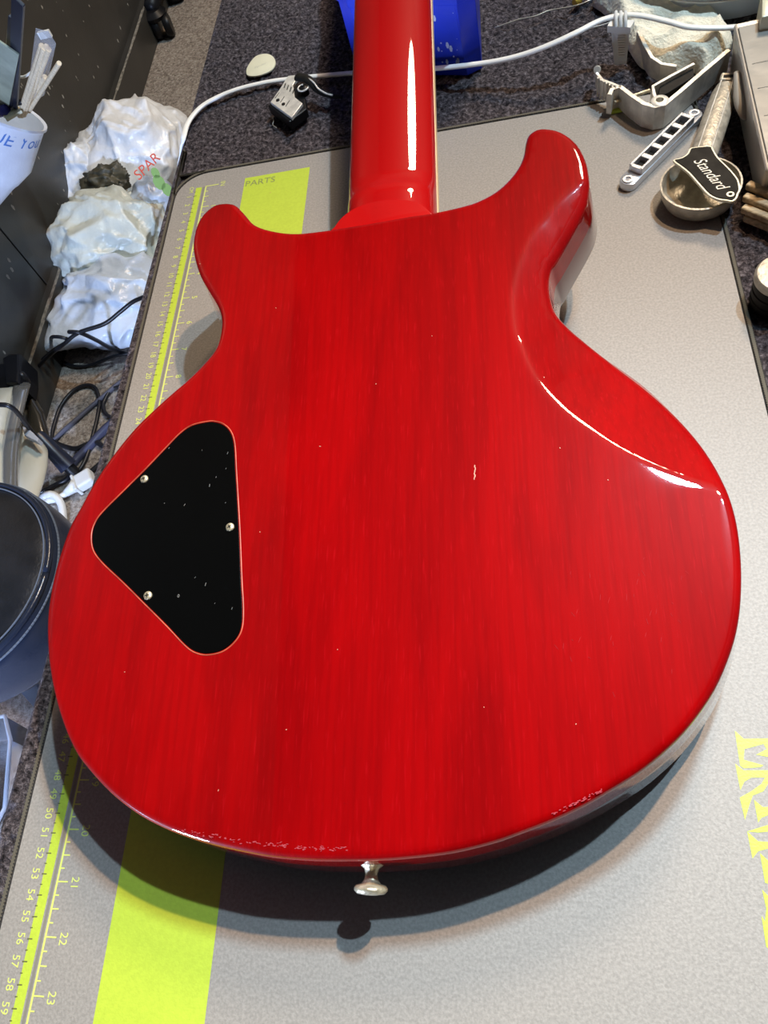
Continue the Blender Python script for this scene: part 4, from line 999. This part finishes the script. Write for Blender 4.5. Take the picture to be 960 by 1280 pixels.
# stool
ZS = -26.0
stl = thing('round_stool', (-35,-24,FZ), 'round black leather stool with stitched rim at the left edge', 'stool')
c = P(-66,722,ZS); rs_ = (P(56,715,ZS)-c).length
MB().lathe([(.01,.35),(rs_*.5,.3),(rs_*.8,.05),(rs_*.93,-.25),(rs_*.965,-.5)][::-1], (c.x,c.y,ZS), seg=72, cap=False).build('seat_top', M['leather'], stl, smooth=True)
MB().lathe([(rs_*.93,-9.5),(rs_*.99,-9.2),(rs_*1.045,-8),(rs_*1.06,-5),(rs_*1.05,-2.5),(rs_*1.02,-1.1),(rs_*.96,-.5)], (c.x,c.y,ZS), seg=72, cap=False).build('seat_side', M['leather_rim'], stl, smooth=True)
MB().tube([Vector((c.x+rs_*.985*math.cos(a), c.y+rs_*.985*math.sin(a), ZS-.42)) for a in [i*6.2832/96 for i in range(97)]], .38, 10).build('piping', M['leather_rim'], stl, smooth=True)
mb = MB()
for i in range(170):
    a = i*6.2832/170
    mb.box((c.x+rs_*1.035*math.cos(a), c.y+rs_*1.035*math.sin(a), ZS-1.25), (.16,.42,.16), Matrix.Rotation(a,3,'Z'))
    mb.box((c.x+rs_*.945*math.cos(a), c.y+rs_*.945*math.sin(a), ZS-.16), (.14,.42,.14), Matrix.Rotation(a,3,'Z'))
tag(mb.build('stitching', M['thread'], stl), kind='stuff')
MB().lathe([(rs_*.9,-11),(rs_*.93,-9.4)], (c.x,c.y,ZS), seg=48).build('seat_base', M['black'], stl)
MB().lathe([(2.6,0),(2.6,28),(1.8,28),(1.8,40)], (c.x,c.y,FZ+2), seg=24).build('column', M['chrome'], stl, smooth=True, angle=40)
for k in range(5):
    a = .5+k*2*math.pi/5; d = Vector((math.cos(a), math.sin(a), 0))
    MB().tube([Vector((c.x,c.y,FZ+9)), Vector((c.x,c.y,FZ+8))+d*14, Vector((c.x,c.y,FZ+4))+d*26], [2.2,1.8,1.4], 10).build('foot', M['chrome'], stl, smooth=True)
    MB().lathe([(1.6,0),(2.2,.6),(2.2,3.2),(1.2,4)], Vector((c.x,c.y,FZ))+d*26, seg=20).build('glide', M['black'], stl, smooth=True, angle=40)
# clear plastic box on the floor bottom left
cbx = thing('clear_box', P(15,940,FZ), 'clear plastic box on the floor below the stool', 'box')
q = [P(-60,905,-66), P(6,895,-66), P(13,925,-66), P(6,1010,-66), P(-20,1060,-66), P(-80,1060,-66)]
mb = MB(); k = len(q); ins = [Vector((p.x*1,p.y,p.z)) for p in q]; cc = sum(q, Vector())/k
r1 = [Vector((p.x,p.y,-66)) for p in q]; r0_ = [cc+(p-cc)*.9 for p in q]; r0_ = [Vector((p.x,p.y,FZ+.1)) for p in r0_]
r2 = [cc+(p-cc)*.97 for p in q]; r2 = [Vector((p.x,p.y,-66)) for p in r2]; r3 = [cc+(p-cc)*.87 for p in q]; r3 = [Vector((p.x,p.y,FZ+.4)) for p in r3]
for r in (r0_, r1, r2, r3): mb.v += r
for i in range(3):
    for j in range(k): mb.f.append((i*k+j,i*k+(j+1)%k,(i+1)*k+(j+1)%k,(i+1)*k+j))
mb.f.append(tuple(range(k))[::-1]); mb.f.append(tuple(range(3*k,4*k)))
mb.build('box_shell', M['clear'], cbx)
MB().tube(r1+[r1[0]], .35, 8).build('rim', mat('clear_rim', (.8,.88,1), .15, trans=.6), cbx, smooth=True)
a, b = P(26,850,-71), P(64,893,-71); d = (b-a).normalized(); sv = Vector((-d.y,d.x,0))
tag(MB().box((a+b)/2-Vector((0,0,2)), ((b-a).length*1.6,3.0,3.0), Matrix((d,sv,Vector((0,0,1)))).transposed()).build('metal_bar', mat('blue_grey_bar', (.16,.19,.26), .3, metal=.4), origin=(a+b)/2-Vector((0,0,3.5)), bevel=.4), 'blue-grey metal bar on the floor below the stool seat', 'bar')
# chair foot with castor, top left
cf = thing('office_chair', P(200,0,FZ), 'black office chair base with castor at the top left', 'chair')
cw = P(203,32,FZ+3.2)
for s_ in (-1.7, 1.7):
    MB().lathe([(1.0,-1.1),(2.9,-1.0),(3.2,-.5),(3.2,.5),(2.9,1.0),(1.0,1.1)], (cw.x+s_,cw.y,FZ+3.2), (1,.25,0), 28).build('castor_wheel', M['black'], cf, smooth=True, angle=40)
hub = Vector((cw.x-4, cw.y+30, FZ+9))
MB().lathe([(1,0),(3.2,.3),(3.6,1.4),(2.2,2.6)], (cw.x-1,cw.y+.5,FZ+5.2), seg=20).build('castor_hood', M['black'], cf, smooth=True, angle=40)
MB().tube([Vector((cw.x-1,cw.y,FZ+8)), hub.lerp(Vector((cw.x,cw.y,FZ+8)),.5), hub], [2.2,2.6,3.2], 12).build('base_arm', M['black'], cf, smooth=True)
for a in (1.1, 2.4, 3.6, 5.0+.9):
    e = hub+Vector((math.cos(a),math.sin(a),0))*26; 
    if e.x < -73: e.x = -73
    MB().tube([hub, hub.lerp(e,.5), e-Vector((0,0,1))], [3.2,2.6,2.2], 12).build('base_arm', M['black'], cf, smooth=True)
    MB().lathe([(1.0,-2),(2.9,-1.8),(3.1,0),(2.9,1.8),(1.0,2)], (e.x,e.y,FZ+3.1), (1,.2,0), 20).build('castor_wheel', M['black'], cf, smooth=True)
MB().lathe([(3.4,-3),(3.4,3),(2.4,3),(2.4,30)], hub, seg=24).build('gas_column', M['black'], cf, smooth=True, angle=40)
MB().lathe([(.1,32),(16,31),(23,33),(25,36),(23,39),(.1,40)], hub, seg=40).build('seat', M['leather'], cf, smooth=True, angle=60)
